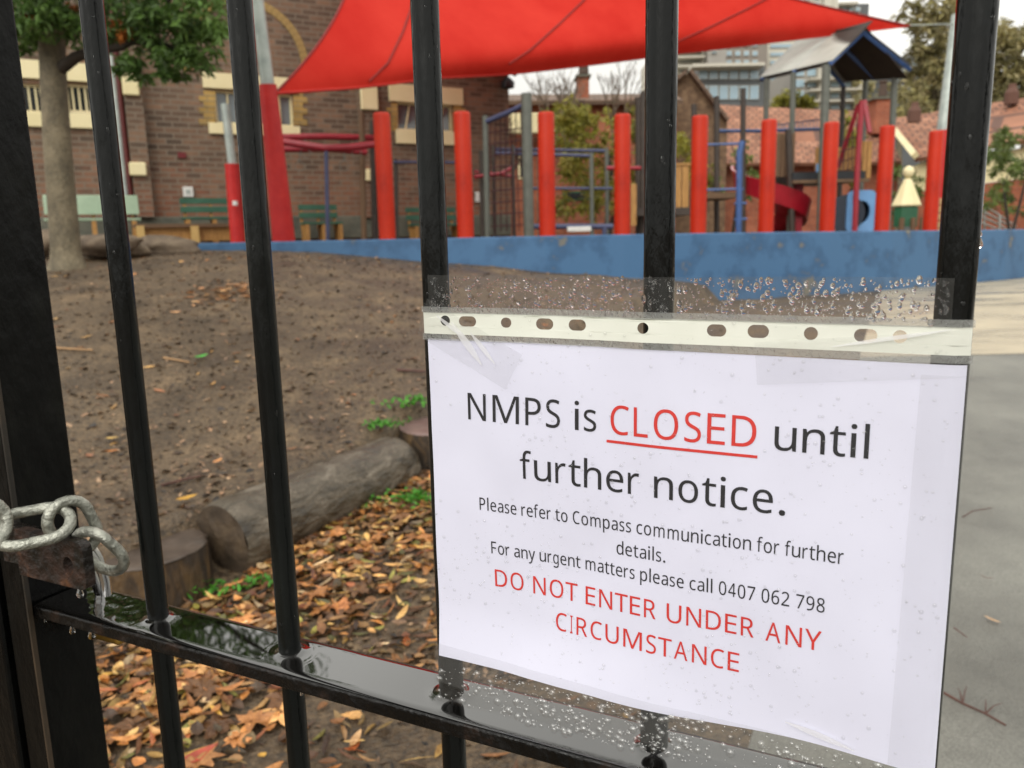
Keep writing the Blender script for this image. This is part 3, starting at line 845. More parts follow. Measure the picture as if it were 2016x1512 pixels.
plink((-28, 1054, .575), (152, 1019, .605), Vector((.1, 1, .55)), .042)
plink((114, 982, .606), (172, 1092, .622), Vector((.75, .75, .1)), .040)
plink((150, 1042, .618), (244, 1128, .628), Vector((.75, -.35, .55)), .042)
plink((-95, 1012, .55), (22, 1048, .580), Vector((-.12, .35, 1)), .044)
plink((-190, 1052, .54), (-70, 1020, .560), Vector((.1, 1, .45)), .042)
PL = thing('padlock', at(222, 1165, .645), 'wet padlock with chrome shackle and brass body hanging behind the plate', 'padlock')
M_chrome = mat('chrome', ['c9c9c9', 'e6e6e6'], scale=20, rough=.12, metal=1)
M_brass = mat('brass', ['8a6a2c', 'b18c44'], scale=40, rough=.3, metal=.9)
pts = [at(178, 1080, .628), at(185, 1084, .630), at(193, 1098, .633), at(201, 1120, .637), at(207, 1142, .640), at(210, 1170, .643)]
pts = [at(199, 1175, .668), at(183, 1130, .662), at(174, 1098, .650), at(174, 1083, .638)] + pts[1:]
MB().tube(pts, .0042, 14).build('shackle', M_chrome, PL, smooth=True)
mb = MB(); c = at(214, 1222, .668); mb.box(c, ex * .020, ey * .008, ez * .018)
mb.build('body', M_brass, PL, bevel=.004, bseg=3)

# ---------------------------------------------------------------- the notice in its plastic sleeve
PX, PZ = -.141277, .247118
NO = thing('paper_notice', gate(0, -.01, .15), 'white paper notice in a clear wet plastic sleeve taped across gate bars', 'notice')
bars_u = [X0 + k * D_BAR - PX for k in range(8)]


def S(u, v, off=0.0):
    """a point of the sheet: u mm-scale metres along, v up from the top of the paper"""
    y = -(RB + .0016)
    du = min(abs(u - b) for b in bars_u)
    y += .0022 * (1 - math.exp(-(du / .03) ** 2)) * (.5 + .5 * math.sin(v * 31 + u * 9))       # sags back a little between the bars
    y += .0019 * noise.noise(Vector((u * 11, v * 9, 1.7))) + .0006 * noise.noise(Vector((u * 40, v * 26, 4)))
    y -= .006 * ss(-.17, -.235, v) * (.5 + .5 * math.sin(u * 17 + .6))                       # lower edge lifts off
    if u > .286:
        y += (u - .286) ** 2 * 25                                                             # right edge turns back round the bar
    if u < .004:
        y += (.004 - u) ** 2 * 60
    tilt = -.0075 * u
    return gate(PX + u, y - off, PZ + v + tilt)


def sheet(u0, v0, u1, v1, off, nu=90, nv=60, edge=None):
    mb = MB()
    for j in range(nv + 1):
        for i in range(nu + 1):
            u = u0 + (u1 - u0) * i / nu
            a, b = (edge(u) if edge else (v0, v1))
            mb.v.append(S(u, a + (b - a) * j / nv, off))
    for j in range(nv):
        for i in range(nu):
            k = j * (nu + 1) + i
            mb.f.append((k, k + 1, k + nu + 2, k + nu + 1))
    return mb


M_paper = mat('copy_paper', ['d3d3e4', 'd8d8e9'], scale=8, rough=.75, spec=.2)
PAP = sheet(.0035, -.2105, .2945, 0, .0, 110, 80, edge=lambda u: (-.2115 + .0016 * math.sin(u * 24 + 1) - .002 * ss(.2, .29, u), 0 + .0015 * ss(.29, .0, u))).build('paper', M_paper, NO, smooth=True)
GLY = {}
for part in GLYPHS.split('|'):
    ch, body = part[0], part[2:]
    GLY[ch] = [[tuple(int(q) / 500 for q in p.split(',')) for p in lp.split(' ')] for lp in body.split('/')]
ADV = dict(zip('abcdefghilmnoprstuwy .ACDEFILMNOPRSTUY0246789',
               (981, 1076, 866, 1076, 1019, 625, 964, 1076, 470, 470, 1636, 1076, 1080, 1076, 714, 801, 686, 1076, 1464, 927, 463, 517,
                1185, 1092, 1260, 1000, 941, 516, 861, 1751, 1322, 1356, 1058, 1112, 941, 998, 1314, 998) + (1038,) * 7))
SIDE = {}


def text(s, u0, u1, v0, v1, em):
    """outline loops of a line of writing between u0 and u1 on a baseline from v0 to v1"""
    cur = 0; items = []
    for ch in s:
        if ch != ' ':
            L = GLY[ch]
            xs_ = [x for l in L for x, _ in l]
            a, b = min(xs_), max(xs_)
            adv = ADV[ch] / 2048
            w = adv * (.78 if ch in 'CDGOQ0246789bdeopuhnamcA' else .74 if ch not in 'il.IfrtMNTYUwy' else {'i': .46, 'l': .36, '.': .48, 'I': .36, 'f': .92, 'r': .72, 't': .86, 'M': .78, 'N': .74, 'T': .94, 'Y': .98, 'U': .76, 'w': .96, 'y': .95}[ch])
            off = (adv - w) / 2
            items.append((ch, cur + off, w, a, b))
        cur += ADV[ch] / 2048
    x0 = items[0][1]; x1 = items[-1][1] + items[-1][2]
    sx = (u1 - u0) / (x1 - x0)
    yk = em * .644 / .572
    loops = []
    for ch, x, w, a, b in items:
        for l in GLY[ch]:
            o = []
            for gx, gy in l:
                u = u0 + (x + (gx - a) / (b - a) * w - x0) * sx
                o.append((u, v0 + (v1 - v0) * (u - u0) / (u1 - u0) + gy * yk))
            loops.append(o)
    return loops, (lambda i: u0 + (items[i][1] - x0) * sx), (lambda i: u0 + (items[i][1] + items[i][2] - x0) * sx)


TL = -.0075     # S already tilts by this much per metre; measured baselines below include it


def letters(loops, m, name='lettering'):
    lo = [[(u, v - TL * u) for u, v in l] for l in loops]
    mb = flat_shape(lo, name, m, PAP, lambda u, v: S(u, v, .0003), edge=.006)
    return mb


M_ink = mat('black_ink', ['141418', '1e1e24'], scale=300, rough=.7)
M_red = mat('red_ink', ['c42a24', 'cf342c'], scale=300, rough=.7)
M_ink2 = mat('washed_ink', ['24242c', '3c3c46'], scale=90, rough=.7)
# split line 1 into its black and red words
full = 'NMPS is CLOSED until'
EM = .0258
l1, a1, b1 = text('NMPS is CLOSED until', .0302, .2551, -.0479, -.0508, EM)
cnt = 0; black = []; red = []
for ch, word in [(c, w) for w, t in enumerate(full.split(' ')) for c in t]:
    n = len(GLY[ch])
    (red if word == 2 else black).extend(l1[cnt:cnt + n]); cnt += n
UN = [(.1195 + .0828 * i / 40, -.0528 - .0013 * i / 40) for i in range(41)]
red.append(UN + [(a, b - .0016) for a, b in reversed(UN)])
l2 = text('further notice.', .0650, .2172, -.0816, -.0852, EM)[0]
l3 = text('Please refer to Compass communication for further', .0363, .2464, -.1053, -.1074, .0124)[0]
l4 = text('details.', .1254, .1544, -.1207, -.1211, .0124)[0]
l5 = text('For any urgent matters please call 0407 062 798', .0433, .2387, -.1333, -.1357, .0124)[0]
l6 = text('DO NOT ENTER UNDER ANY', .0450, .2379, -.1553, -.1580, .0178)[0]
l7 = text('CIRCUMSTANCE', .0861, .1960, -.1766, -.1802, .0178)[0]
letters(black + l2 + l3 + l4 + l5, M_ink).build('lettering', M_ink, PAP)
o = letters(red + l6 + l7, M_red).build('lettering', M_red, PAP)
o['label'] = 'red printed lettering'

# sleeve: clear film front and back, white punched strip, welds, tape
M_film = film_mat('clear_film', .985, rough=.1, bump=.5, bscale=10)
M_film2 = film_mat('clear_film_margin', .9, (.8, .82, .78, 1), rough=.12, bump=.35, bscale=16, milk=.025)
M_strip = mat('binding_strip', ['d2d4c9', 'dadbd1'], scale=20, rough=.35, spec=.4)
M_weld = film_mat('weld_seam', .75, (.75, .76, .72, 1), rough=.25, bump=.9, bscale=420, milk=.3)
M_tape = film_mat('clear_tape', .97, (.85, .86, .86, 1), rough=.13, bump=.2, bscale=20, milk=.035, stretch=(1, 1, 3))


def bot(u):
    return -.2425 + .012 * ss(.0, .28, u) - .012 * ss(.02, .3, u) + .0012 * math.sin(u * 40) + .0045 * ss(.0, .14, u)


SL = sheet(0, 0, .2965, 0, .0008, 120, 90, edge=lambda u: (bot(u), .004)).build('plastic_sleeve', M_film, NO, smooth=True)
sheet(.006, .0, .2865, 0, .0009, 100, 12, edge=lambda u: (.0175, .0402 + .0004 * math.sin(u * 33))).build('clear_margin', M_film2, NO, smooth=True)
sheet(0, 0, .2965, 0, .0010, 120, 3, edge=lambda u: (.0175, .0212)).build('weld', M_weld, SL, smooth=True)
sheet(0, 0, .2965, 0, .0010, 120, 3, edge=lambda u: (.0008, .0045)).build('weld', M_weld, SL, smooth=True)
# back film hangs below the paper
sheet(.002, 0, .2955, 0, -.0009, 100, 14, edge=lambda u: (bot(u) + .001, -.211)).build('clear_hem', M_film2, NO, smooth=True)


def inv(px, py):
    d = RC @ np.array([(px - 1008) / F, 1.0, -(py - 756) / F])
    g = rot(YAW, 0, 0) @ d
    t = (-(RB + .002) - GC[1]) / g[1]
    p = GC + g * t
    u = p[0] - PX
    return u, p[2] - PZ + .0075 * u


holes = []
for (hx, hy, hw, hh) in ((877, 631, 9, 10), (919, 633, 16, 10), (993, 636, 10, 10), (1068, 639, 17, 11), (1133, 641, 17, 11), (1266, 646, 11, 11), (1410, 651, 19, 12), (1492, 653, 21, 13), (1596, 657, 13, 13), (1704, 661, 23, 13), (1772, 663, 13, 13)):
    u, v = inv(hx, hy); ul, _ = inv(hx - hw, hy)
    rr = (inv(hx, hy - hh)[1] - inv(hx, hy + hh)[1]) / 2
    w = max(u - ul, rr)
    holes.append(rrect(u - w, v - rr, u + w, v + rr, rr, 6))
outer = []
for a, b, c, d in ((.001, .0045, .2955, .0045), (.2955, .0045, .2955, .0178), (.2955, .0178, .001, .0178), (.001, .0178, .001, .0045)):
    n = 50 if abs(a - c) > .1 else 3
    outer += [(a + (c - a) * i / n, b + (d - b) * i / n) for i in range(n)]
mb = flat_shape([outer] + holes, 'binding_strip', M_strip, None, lambda u, v: S(u, v, .0004), edge=.012)
mb.build('binding_strip', M_strip, NO, smooth=True)
# strips of clear tape over the top corners and along the foot
def tape(p, q, w, off=.0013, name='tape', m=None, tap=0):
    (ua, va), (ub, vb) = p, q
    d = math.hypot(ub - ua, vb - va); nx_, ny_ = -(vb - va) / d, (ub - ua) / d
    mb = MB(); n = 30
    for i in range(n + 1):
        for j in range(7):
            k = (j / 6 - .5) * w * (1 - tap + tap * math.sin(math.pi * i / n))
            u = ua + (ub - ua) * i / n + nx_ * k; v = va + (vb - va) * i / n + ny_ * k
            mb.v.append(S(u, v, off + .0002 * noise.noise(Vector((u * 40, v * 60, w))) + .0003))
    for i in range(n):
        for j in range(6):
            k = i * 7 + j
            mb.f.append((k, k + 7, k + 8, k + 1))
    return mb.build(name, m or M_tape, NO, smooth=True)


tape((.000, .0155), (.062, -.0165), .024)
tape((.296, .006), (.20, -.004), .022)
tape((.001, -.214), (.292, -.226), .026)
tape((.286, -.005), (.283, -.232), .021)
M_crease_glint = film_mat('painted_crease_glint', .9, (.95, .95, .97, 1), rough=.2, milk=.55)  # highlights on the sleeve's wrinkles, painted as milky white film ribbons
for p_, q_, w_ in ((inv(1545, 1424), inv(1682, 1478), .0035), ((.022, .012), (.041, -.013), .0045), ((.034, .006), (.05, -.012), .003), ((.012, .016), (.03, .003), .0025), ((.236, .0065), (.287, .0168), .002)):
    tape(p_, q_, w_, .0019, 'crease_glint', M_crease_glint, .85)
# rain standing on the plastic
M_ring = film_mat('hem_bead', .95, rough=.03, ior=2.2)
M_bead = film_mat('bead', .93, rough=.02, ior=1.6)


def rain(n, u0, u1, v0, v1, rmin, rmax, off=.0012, pw=3, fl=.5, clump=None, hang=0, base=True):
    mb = MB()
    for _ in range(n):
        for _t in range(6):
            u, v = R.uniform(u0, u1), R.uniform(v0, v1)
            if not clump or noise.noise(Vector((u * clump, v * clump, 9))) > R.uniform(-.5, .35):
                break
        r = rmin + (rmax - rmin) * R.random() ** pw
        n_ = (ey * -1 + ex * R.uniform(-.05, .05)).normalized()
        drop(mb, S(u, v, off), n_, r, fl, 8 if r < .0009 else 12, 2 if r < .0009 else 4, el=1 + (hang * R.random() if r > .0009 else 0), base=base)
    return mb


o = rain(1250, .008, .285, .0195, .0395, .00035, .0014, .00125, 2.8, .6, None, .8).build('raindrops', M_water, NO, smooth=True); o['kind'] = 'stuff'
o = rain(1500, .004, .292, -.205, .018, .0003, .0012, .00135, 3.2, .55, 18, base=False).build('raindrops', M_bead, NO, smooth=True); o['kind'] = 'stuff'
o = rain(800, .004, .285, -.239, -.2125, .0005, .0028, .0018, 3.4, .7, 18, base=False).build('raindrops', M_ring, NO, smooth=True); o['kind'] = 'stuff'

# ---------------------------------------------------------------- blue retaining wall and red posts
M_blue = mat('blue_wall_paint', ['7d7563', '6f6c62', '32567a', '385d82', '3f668c'], scale=2.6, detail=13, rough=.6, lo=.275, hi=.52, bump=.15, bscale=40)
wt = [at(370, 474, 9.9)]
mb = MB()
dense = []
for (xa, ya), (xb, yb) in zip(WALL, WALL[1:]):
    n = max(2, int((xb - xa) / .15))
    dense += [(xa + (xb - xa) * i / n, 0) for i in range(n)]
dense = [x for x, _ in dense] + [10]
tops = [(-4.6, 1.272), (-3.0, 1.268), (-1, 1.262), (1, 1.258), (3, 1.25), (6, 1.225), (10, 1.21)]
for x in dense:
    y = wall_y(x); z = interp(x, tops)
    dx = .05; t = Vector((2 * dx, wall_y(x + dx) - wall_y(x - dx), 0)).normalized(); nrm = Vector((-t.y, t.x, 0))
    p = Vector((x, y, 0))
    for q, h in ((p, .1), (p, z - .012), (p + nrm * .012, z), (p + nrm * .2, z), (p + nrm * .2, .3)):
        mb.v.append((q.x, q.y, h))
for i in range(len(dense) - 1):
    for j in range(4):
        a = i * 5 + j
        mb.f.append((a, a + 5, a + 6, a + 1))
mb.f.append((0, 1, 2, 3, 4)); k = (len(dense) - 1) * 5; mb.f.append((k + 4, k + 3, k + 2, k + 1, k))
tag(mb.build('retaining_wall', M_blue, None, org=(0, 8.85, .6)), 'low blue painted curved retaining wall with worn flaking patches', 'wall')

M_redpost = mat('red_post_paint', ['8e1a06', 'ae2307', 'b82a09'], scale=4, detail=9, rough=.5, bump=.1, bscale=12, spec=.3, stretch=(1, 1, .5), lo=.22, hi=.6, speck=(60, .9, 1.08))
PP = [(763, 222, 246), (917, 220, 247), (1078, 221, 244), (1225, 225, 239), (1374, 228, 235), (1507, 236, 225), (1627, 241, 219), (1735, 248, 211), (1830, 258, 200)]
lab = ['red post nearest the monkey bars, first along the blue wall', 'second red post along the blue wall from the monkey bars',
       'third red post along the blue wall, in front of the low horizontal bars', 'fourth red post along the blue wall, before the yellow vines',
       'fifth red post along the blue wall, beside the slatted timber platform', 'sixth red post along the blue wall, in front of the spiral slide',
       'seventh red post along the blue wall, in front of the tower deck', 'eighth red post along the blue wall, beside the blue tunnel',
       'last red post at the far end of the row, by the cream cubby roof']
proto = None
for i, (px, py, h) in enumerate(PP):
    Y = 9.13 * 246 / h
    b, t = at(px, py + h, Y), at(px, py, Y)
    H = 1.44; r = .094
    loc = Vector((b.x, Y, t.z - H))
    if proto is None:
        proto = MB().lathe(loc, [(r, -.15), (r, .4), (r * .99, H - .035), (r * .95, H - .012), (r * .85, H - .002), (r * .4, H)], 28).build('red_post', M_redpost, None, smooth=True, org=loc)
        tag(proto, lab[0], 'post', 'red posts along the blue wall')
        PR = proto
    else:
        copy_thing(proto, loc, lab[i])

# ---------------------------------------------------------------- shade sail and its poles
M_grey = mat('galvanised_pole', ['8f9894', 'a3aba6', 'b1b8b2'], scale=6, rough=.45, metal=.3)
M_redpad = mat('red_vinyl_pad', ['a81c1e', 'b52322', 'c02c28'], scale=5, rough=.45, bump=.25, bscale=14, spec=.35)
M_white = mat('white_plastic', ['cfcfca', 'dcdcd8'], scale=10, rough=.5)


def pole(name, lbl, top, mid, base, rg, rp0, rp1, sticker=False):
    a, b, c = at(*top), at(*mid), at(*base)
    c2 = c + (c - b).normalized() * .5
    t = thing(name, c2, lbl, 'pole', 'shade sail poles')
    MB().tube([b - (a - b).normalized() * .2, b, a], [rg, rg, rg * .95], 20).build('steel_tube', M_grey, t, smooth=True)
    n = 10
    MB().tube([b + (c2 - b) * i / n for i in range(n + 1)], [rp0 + (rp1 - rp0) * i / n for i in range(n + 1)], 24, wob=.03).build('padding', M_redpad, t, smooth=True)
    if sticker:
        k = at(463, 400, base[2] - .16)
        MB().lathe(k - Vector((0, 0, .03)), [(.035, 0), (.035, .06)], 12).build('sticker', M_white, t)
    return t


pole('shade_pole', 'thick red padded pole with grey top holding the near corner of the red sail', (494, -90, 9.55), (527, 167, 9.6), (558, 466, 9.7), .078, .1, .142)
pole('shade_pole', 'thin grey and red pole standing alone near the brick wall benches', (443, 205, 11.4), (457, 323, 11.4), (468, 466, 11.4), .06, .1, .105, True)
pole('shade_pole', 'tall leaning grey pole with red padding beyond the last red post', (1885, 30, 17.2), (1856, 258, 17), (1836, 460, 16.9), .12, .16, .16)

M_sail = mat('red_shade_cloth', ['c4261c', 'cc3024', 'd2372a'], scale=1.2, rough=.75, bump=.1, bscale=60, spec=.15, transl=.22)
M_sailedge = mat('sail_webbing', ['7c1512', '8e1c17'], scale=5, rough=.7)
A = at(541, 176, 9.75); B = at(1790, 50, 16.0); Cc = at(640, -268, 13.6)
SAIL = thing('shade_sail', (A + B + Cc) / 3, 'large red triangular shade sail stretched above the play equipment', 'shade sail')


def bez(p, q, sag, cen):
    m = (p + q) / 2
    c = m + (cen - m) * sag
    return lambda t: p * (1 - t) ** 2 + c * 2 * t * (1 - t) + q * t * t


cen = (A + B + Cc) / 3
eAB, eAC, eBC = bez(A, B, .10, cen), bez(A, Cc, .36, cen), bez(B, Cc, .30, cen)
# low edge measured on the photograph
LOW = [(541, 184, 9.75), (700, 165, 10.5), (850, 140, 11.2), (1000, 129, 12), (1330, 91, 13.9), (1560, 70, 15), (1790, 51, 16.0)]


def lowedge(t):
    x = 541 + (1790 - 541) * t
    y = interp(x, [(p[0], p[1]) for p in LOW]); Y = interp(x, [(p[0], p[2]) for p in LOW])
    return at(x, y, Y)


nrm = (B - A).cross(Cc - A).normalized()
NU, NV = 60, 40
mb = MB()
for j in range(NV + 1):
    v = j / NV
    for i in range(NU + 1):
        u = i / NU
        l, r_ = eAC(v), eBC(v)
        p = l + (r_ - l) * u
        p0 = A + (B - A) * u
        w = (1 - v) ** 2.2
        p += (lowedge(u) - (A + (B - A) * u)) * w
        belly = math.sin(math.pi * u) * math.sin(math.pi * min(1, v * 1.0)) * .35
        p -= Vector((0, 0, belly))
        # the lower hem rolls under
        p += Vector((0, .5, 0)) * math.sin(math.pi * u) * math.exp(-v / .07) * 1.3
        mb.v.append(p)
for j in range(NV):
    for i in range(NU):
        k = j * (NU + 1) + i
        mb.f.append((k, k + 1, k + NU + 2, k + NU + 1))
SP = mb.build('cloth', M_sail, SAIL, smooth=True)
pv = [Vector(p) for p in mb.v]
row = lambda j: [pv[j * (NU + 1) + i] for i in range(NU + 1)]
MB().tube(row(0), .018, 8).build('webbing_edge', mat('red_webbing', ['b51f14', 'c42a1c'], rough=.7), SP, smooth=True)
MB().tube([pv[j * (NU + 1)] for j in range(NV + 1)], .016, 8).build('webbing_edge', M_sailedge, SP, smooth=True)
MB().tube([pv[j * (NU + 1) + NU] for j in range(NV + 1)], .022, 8).build('webbing_edge', M_sailedge, SP, smooth=True)


def sailpt(u, v):
    i = min(NU - 1, int(u * NU)); j = min(NV - 1, int(v * NV)); a, b = u * NU - i, v * NV - j
    q = lambda ii, jj: pv[jj * (NU + 1) + ii]
    return (q(i, j) * (1 - a) + q(i + 1, j) * a) * (1 - b) + (q(i, j + 1) * (1 - a) + q(i + 1, j + 1) * a) * b


from mathutils.bvhtree import BVHTree
bv = BVHTree.FromPolygons(mb.v, mb.f)
eye = Vector((0, 0, EYE))
M_seam = mat('sail_seam', ['7a160e', '8c1c13'], rough=.7)
for way in ([(727, 160), (764, 124), (793, 63), (808, 20), (820, -40), (826, -110)], [(1002, 126), (1043, 99), (1100, 48), (1150, 0), (1190, -60)], [(1334, 82), (1400, 52), (1470, 18), (1520, -8)]):
    pts = []
    for (xa, ya), (xb, yb) in zip(way, way[1:]):
        for i in range(8):
            d = (at(xa + (xb - xa) * i / 8, ya + (yb - ya) * i / 8, 10) - eye).normalized()
            h = bv.ray_cast(eye, d)
            if h[0] is not None:
                pts.append(h[0] - d * .015)
    if len(pts) > 3:
        MB().tube(pts, .015, 6).build('seam', M_seam, SP, smooth=True)
MB().tube([B, at(1882, 47, 17.2)], .012, 8).build('corner_cable', M_grey, SAIL)
MB().tube([A + Vector((.02, 0, 0)), at(528, 178, 9.62)], .02, 8).build('corner_cable', M_grey, SAIL)

# ---------------------------------------------------------------- play equipment
M_pg = mat('grey_powder_coat', ['53564f', '62655d'], scale=8, rough=.45)
M_pd = mat('dark_brown_steel', ['2f2722', '40352d'], scale=8, rough=.5)
M_pr = mat('maroon_steel', ['841c2a', '9a2733'], scale=8, rough=.4)
M_pb = mat('blue_steel', ['34507c', '41609a'], scale=8, rough=.4)
M_pn = mat('navy_steel', ['3a3f5c', '484d6c'], scale=8, rough=.45)
M_tan = mat('tan_timber', ['8a6236', 'a4783f', 'b98b50'], scale=6, rough=.6, stretch=(8, 8, 1))
M_tan2 = mat('weathered_brown_timber', ['5a4430', '6f553c'], scale=6, rough=.7, stretch=(8, 8, 1))
M_rope = mat('dark_rope', ['3a1d20', '4c2629'], scale=20, rough=.8)
M_rplast = mat('red_slide_plastic', ['8c1422', 'a81b2b'], scale=3, rough=.3, coat=.3)
M_bplast = mat('blue_plastic', ['5a86b4', '6c97c4'], scale=3, rough=.35)
M_dk = mat('black_rubber', ['121417', '1c2026'], scale=8, rough=.5)
M_green = mat('green_paint', ['1f5238', '2b6646'], scale=4, rough=.5)
M_cream = mat('cream_paint', ['dccf9f', 'e8dcb2'], scale=2, rough=.55)

# ring trek
t = thing('monkey_bars', at(650, 465, 12.2), 'maroon overhead monkey bars with hanging rings in front of brick wall', 'play equipment')
mb = MB(); rod(mb, [(557, 270, 12.4), (640, 269, 12.6), (747, 272, 12.9)], .05)
mb.build('beam', M_pr, t, smooth=True)
mb = MB(); rod(mb, [(557, 279, 11.2), (640, 292, 11.0), (690, 290, 11.1), (746, 283, 11.4)], .05); mb.build('beam', M_pr, t, smooth=True)
mb = MB(); rod(mb, [(560, 294, 12.0), (650, 293, 12.2), (722, 300, 12.4)], .045); mb.build('beam', M_pr, t, smooth=True)
for x, y0, y1, Y, w, m in ((712, 222, 466, 12.6, .045, M_tan2), (734, 238, 466, 12.9, .055, M_pd), (642, 292, 466, 11.0, .028, M_pn)):
    mb = MB(); rod(mb, [(x, y0, Y), (x + (y1 - y0) * .02, y1 + 10, Y)], w); mb.build('post', m, t, smooth=True)
for x, y in ((601, 274), (590, 300), (702, 276), (678, 300)):
    mb = MB(); rod(mb, [(x, y, 12), (x, y + 18, 12)], .008, 6)
    c = at(x, y + 27, 12)
    mb.tube([c + Vector((.07 * math.cos(k * math.pi / 8), .02 * math.sin(k), .07 * math.sin(k * math.pi / 8))) for k in range(16)], .005, 6, closed=True)
    mb.build('ring', M_pg, t, smooth=True)
t = thing('steel_handrail', at(820, 466, 12.5), 'thin navy steel rail between the first two red posts', 'rail')
mb = MB(); rod(mb, [(775, 319, 12.5), (905, 320, 12.8)], .022); mb.build('bar', M_pn, t, smooth=True)
for x in (779, 901):
    mb = MB(); rod(mb, [(x, 312, 12.6), (x + 3, 475, 12.6)], .03); mb.build('post', M_pd, t, smooth=True)

# grey climbing frame with rope net
t = thing('climbing_frame', at(990, 465, 12), 'grey steel climbing frame with sloping beam and dark rope net', 'climbing frame')
for x, y0, Y, w, m in ((955, 228, 12, .042, M_pg), (1036, 184, 11.6, .075, M_pg), (947, 296, 12.4, .035, M_pd), (971, 287, 12.8, .03, M_pd), (1009, 285, 12.8, .03, M_pd)):
    mb = MB(); rod(mb, [(x, y0, Y), (x + (466 - y0) * .02, 480, Y)], w, 12); mb.build('post', m, t, smooth=True)
mb = MB(); rod(mb, [(956, 240, 12), (1000, 222, 11.8), (1034, 205, 11.6)], .04); mb.build('beam', M_pn, t, smooth=True)
mb = MB()
for k in range(7):
    rod(mb, [(965 + k * 10, 236 - k * 3, 11.95), (962 + k * 12, 455, 12.3 + .1 * k)], .009, 5)
for k in range(9):
    rod(mb, [(961, 262 + k * 23, 12), (1036, 250 + k * 24, 12.1)], .009, 5)
mb.build('rope_net', M_rope, t)
mb = MB(); rod(mb, [(935, 348, 12.2), (985, 342, 12.5), (1010, 330, 12.9)], .03); rod(mb, [(935, 338, 12.6), (1005, 346, 13)], .025)
mb.build('step_rail', M_pr, t, smooth=True)

t = thing('exercise_bars', at(1120, 465, 13.5), 'low navy exercise bars beside the third red post', 'play equipment')
for pts, w in (([(972, 301, 13.2), (1165, 307, 13.3)], .028), ([(975, 294, 14), (1196, 297, 14)], .028), ([(1048, 371, 13.2), (1205, 371, 13.4)], .022)):
    mb = MB(); rod(mb, pts, w); mb.build('bar', M_pn, t, smooth=True)
for x, y0, Y in ((1164, 300, 13.3), (1194, 292, 14), (1062, 302, 13.2)):
    mb = MB(); rod(mb, [(x, y0, Y), (x + 2, 478, Y)], .035, 10); mb.build('post', M_pg, t, smooth=True)
t = thing('balance_beam', at(1130, 470, 12.8), 'low navy balance beam with a white middle section', 'play equipment')
mb = MB(); rod(mb, [(1046, 446, 12.8), (1206, 446, 12.9)], .045, 10); mb.build('beam', M_pn, t, smooth=True)
mb = MB(); pbox(mb, 1117, 446, 1164, 456, 12.7, .08); mb.build('white_pad', M_white, t, bevel=.01)
for x in (1068, 1190):
    mb = MB(); rod(mb, [(x, 447, 12.85), (x, 485, 12.85)], .04); mb.build('post', M_pn, t)

# slatted timber platform
t = thing('timber_platform', at(1330, 465, 13.6), 'slatted tan timber play platform on dark posts between red posts', 'play equipment')
for x0, x1, y0, y1, Y in ((1262, 1300, 332, 408, 13.6), (1328, 1358, 326, 410, 13.4), (1300, 1330, 330, 408, 14.3)):
    mb = MB(); n = max(2, int((x1 - x0) / 11))
    for k in range(n):
        a = x0 + (x1 - x0) * k / n
        pbox(mb, a, y0, a + (x1 - x0) / n * .86, y1, Y, .04)
    pbox(mb, x0 - 2, y0 - 5, x1 + 2, y0 - .5, Y - .02, .08)
    mb.build('guard_panel', M_tan, t)
mb = MB(); pbox(mb, 1250, 409, 1362, 424, 13.2, 1.3); mb.build('deck', M_pd, t)
mb = MB(); pbox(mb, 1384, 379, 1452, 390, 13.4, 1.0); mb.build('step_deck', M_tan2, t)
for x, y0, Y in ((1256, 192, 14.5), (1266, 180, 13.5), (1366, 205, 14.5), (1411, 190, 14.5), (1463, 174, 15), (1305, 330, 13.5)):
    mb = MB(); rod(mb, [(x, y0, Y), (x, 480, Y)], .05, 10); mb.build('post', M_pd, t, smooth=True)
mb = MB(); rod(mb, [(1195, 331, 13.4), (1262, 331, 13.5), (1330, 334, 13.5)], .035); mb.build('hand_bar', M_pr, t, smooth=True)
mb = MB(); pbox(mb, 1243, 362, 1253, 444, 13.0, .1); mb.build('marker_post', M_tan, t)
t = thing('pole_ladder', at(1458, 465, 13), 'slim blue twisted pole ladder standing beside the sixth red post', 'play equipment')
mb = MB(); rod(mb, [(1462, 278, 13), (1456, 300, 13), (1454, 480, 13)], .05); mb.build('pole', M_pb, t, smooth=True)
for y in (283, 372, 401, 432):
    mb = MB(); rod(mb, [(1390, y + 2, 13.1), (1448, y, 13), (1464, y, 13)] if y < 380 else [(1446, y, 13), (1470, y - 1, 13)], .018); mb.build('rung', M_pb, t)

# the tower
T = thing('play_tower', at(1640, 462, 15.4), 'roofed play tower with timber guards, black deck, grey posts and gabled sheet roof', 'play tower')
M_roofs = mat('grey_roof_sheet', ['8f9088', 'a2a39a', 'adada5'], scale=2, rough=.5)
M_roofu = mat('brown_roof_underside', ['2b231e', '3a3029'], scale=3, rough=.8)
e1a, e1b = at(1494, 153, 16.0), at(1638, 119, 14.5)
e2a, e2b = at(1657, 165, 16.9), at(1797, 129, 15.35)
ra, rb = at(1575, 72, 16.42), at(1704, 56, 14.95)
for (p, q, r_, s_) in ((e1a, e1b, rb, ra), (ra, rb, e2b, e2a)):
    n = (q - p).cross(s_ - p).normalized()
    n = n if n.z > 0 else -n
    mb = MB(); NR = 26
    vs = []
    for k in range(NR * 2 + 1):
        u = k / (NR * 2); h = .004 * (1 if k % 2 else -1)
        vs += [p + (q - p) * u + n * h, s_ + (r_ - s_) * u + n * h]
    mb.add(vs, [(2 * k, 2 * k + 2, 2 * k + 3, 2 * k + 1) for k in range(NR * 2)])
    pn = mb.build('roof_panel', M_roofs, T)
    mb = MB(); k = -n * .03
    mb.box((p + q + r_ + s_) / 4 + k, (q - p) * .492, (s_ - p) * .492, n * .008)
    mb.build('lining', M_roofu, pn)
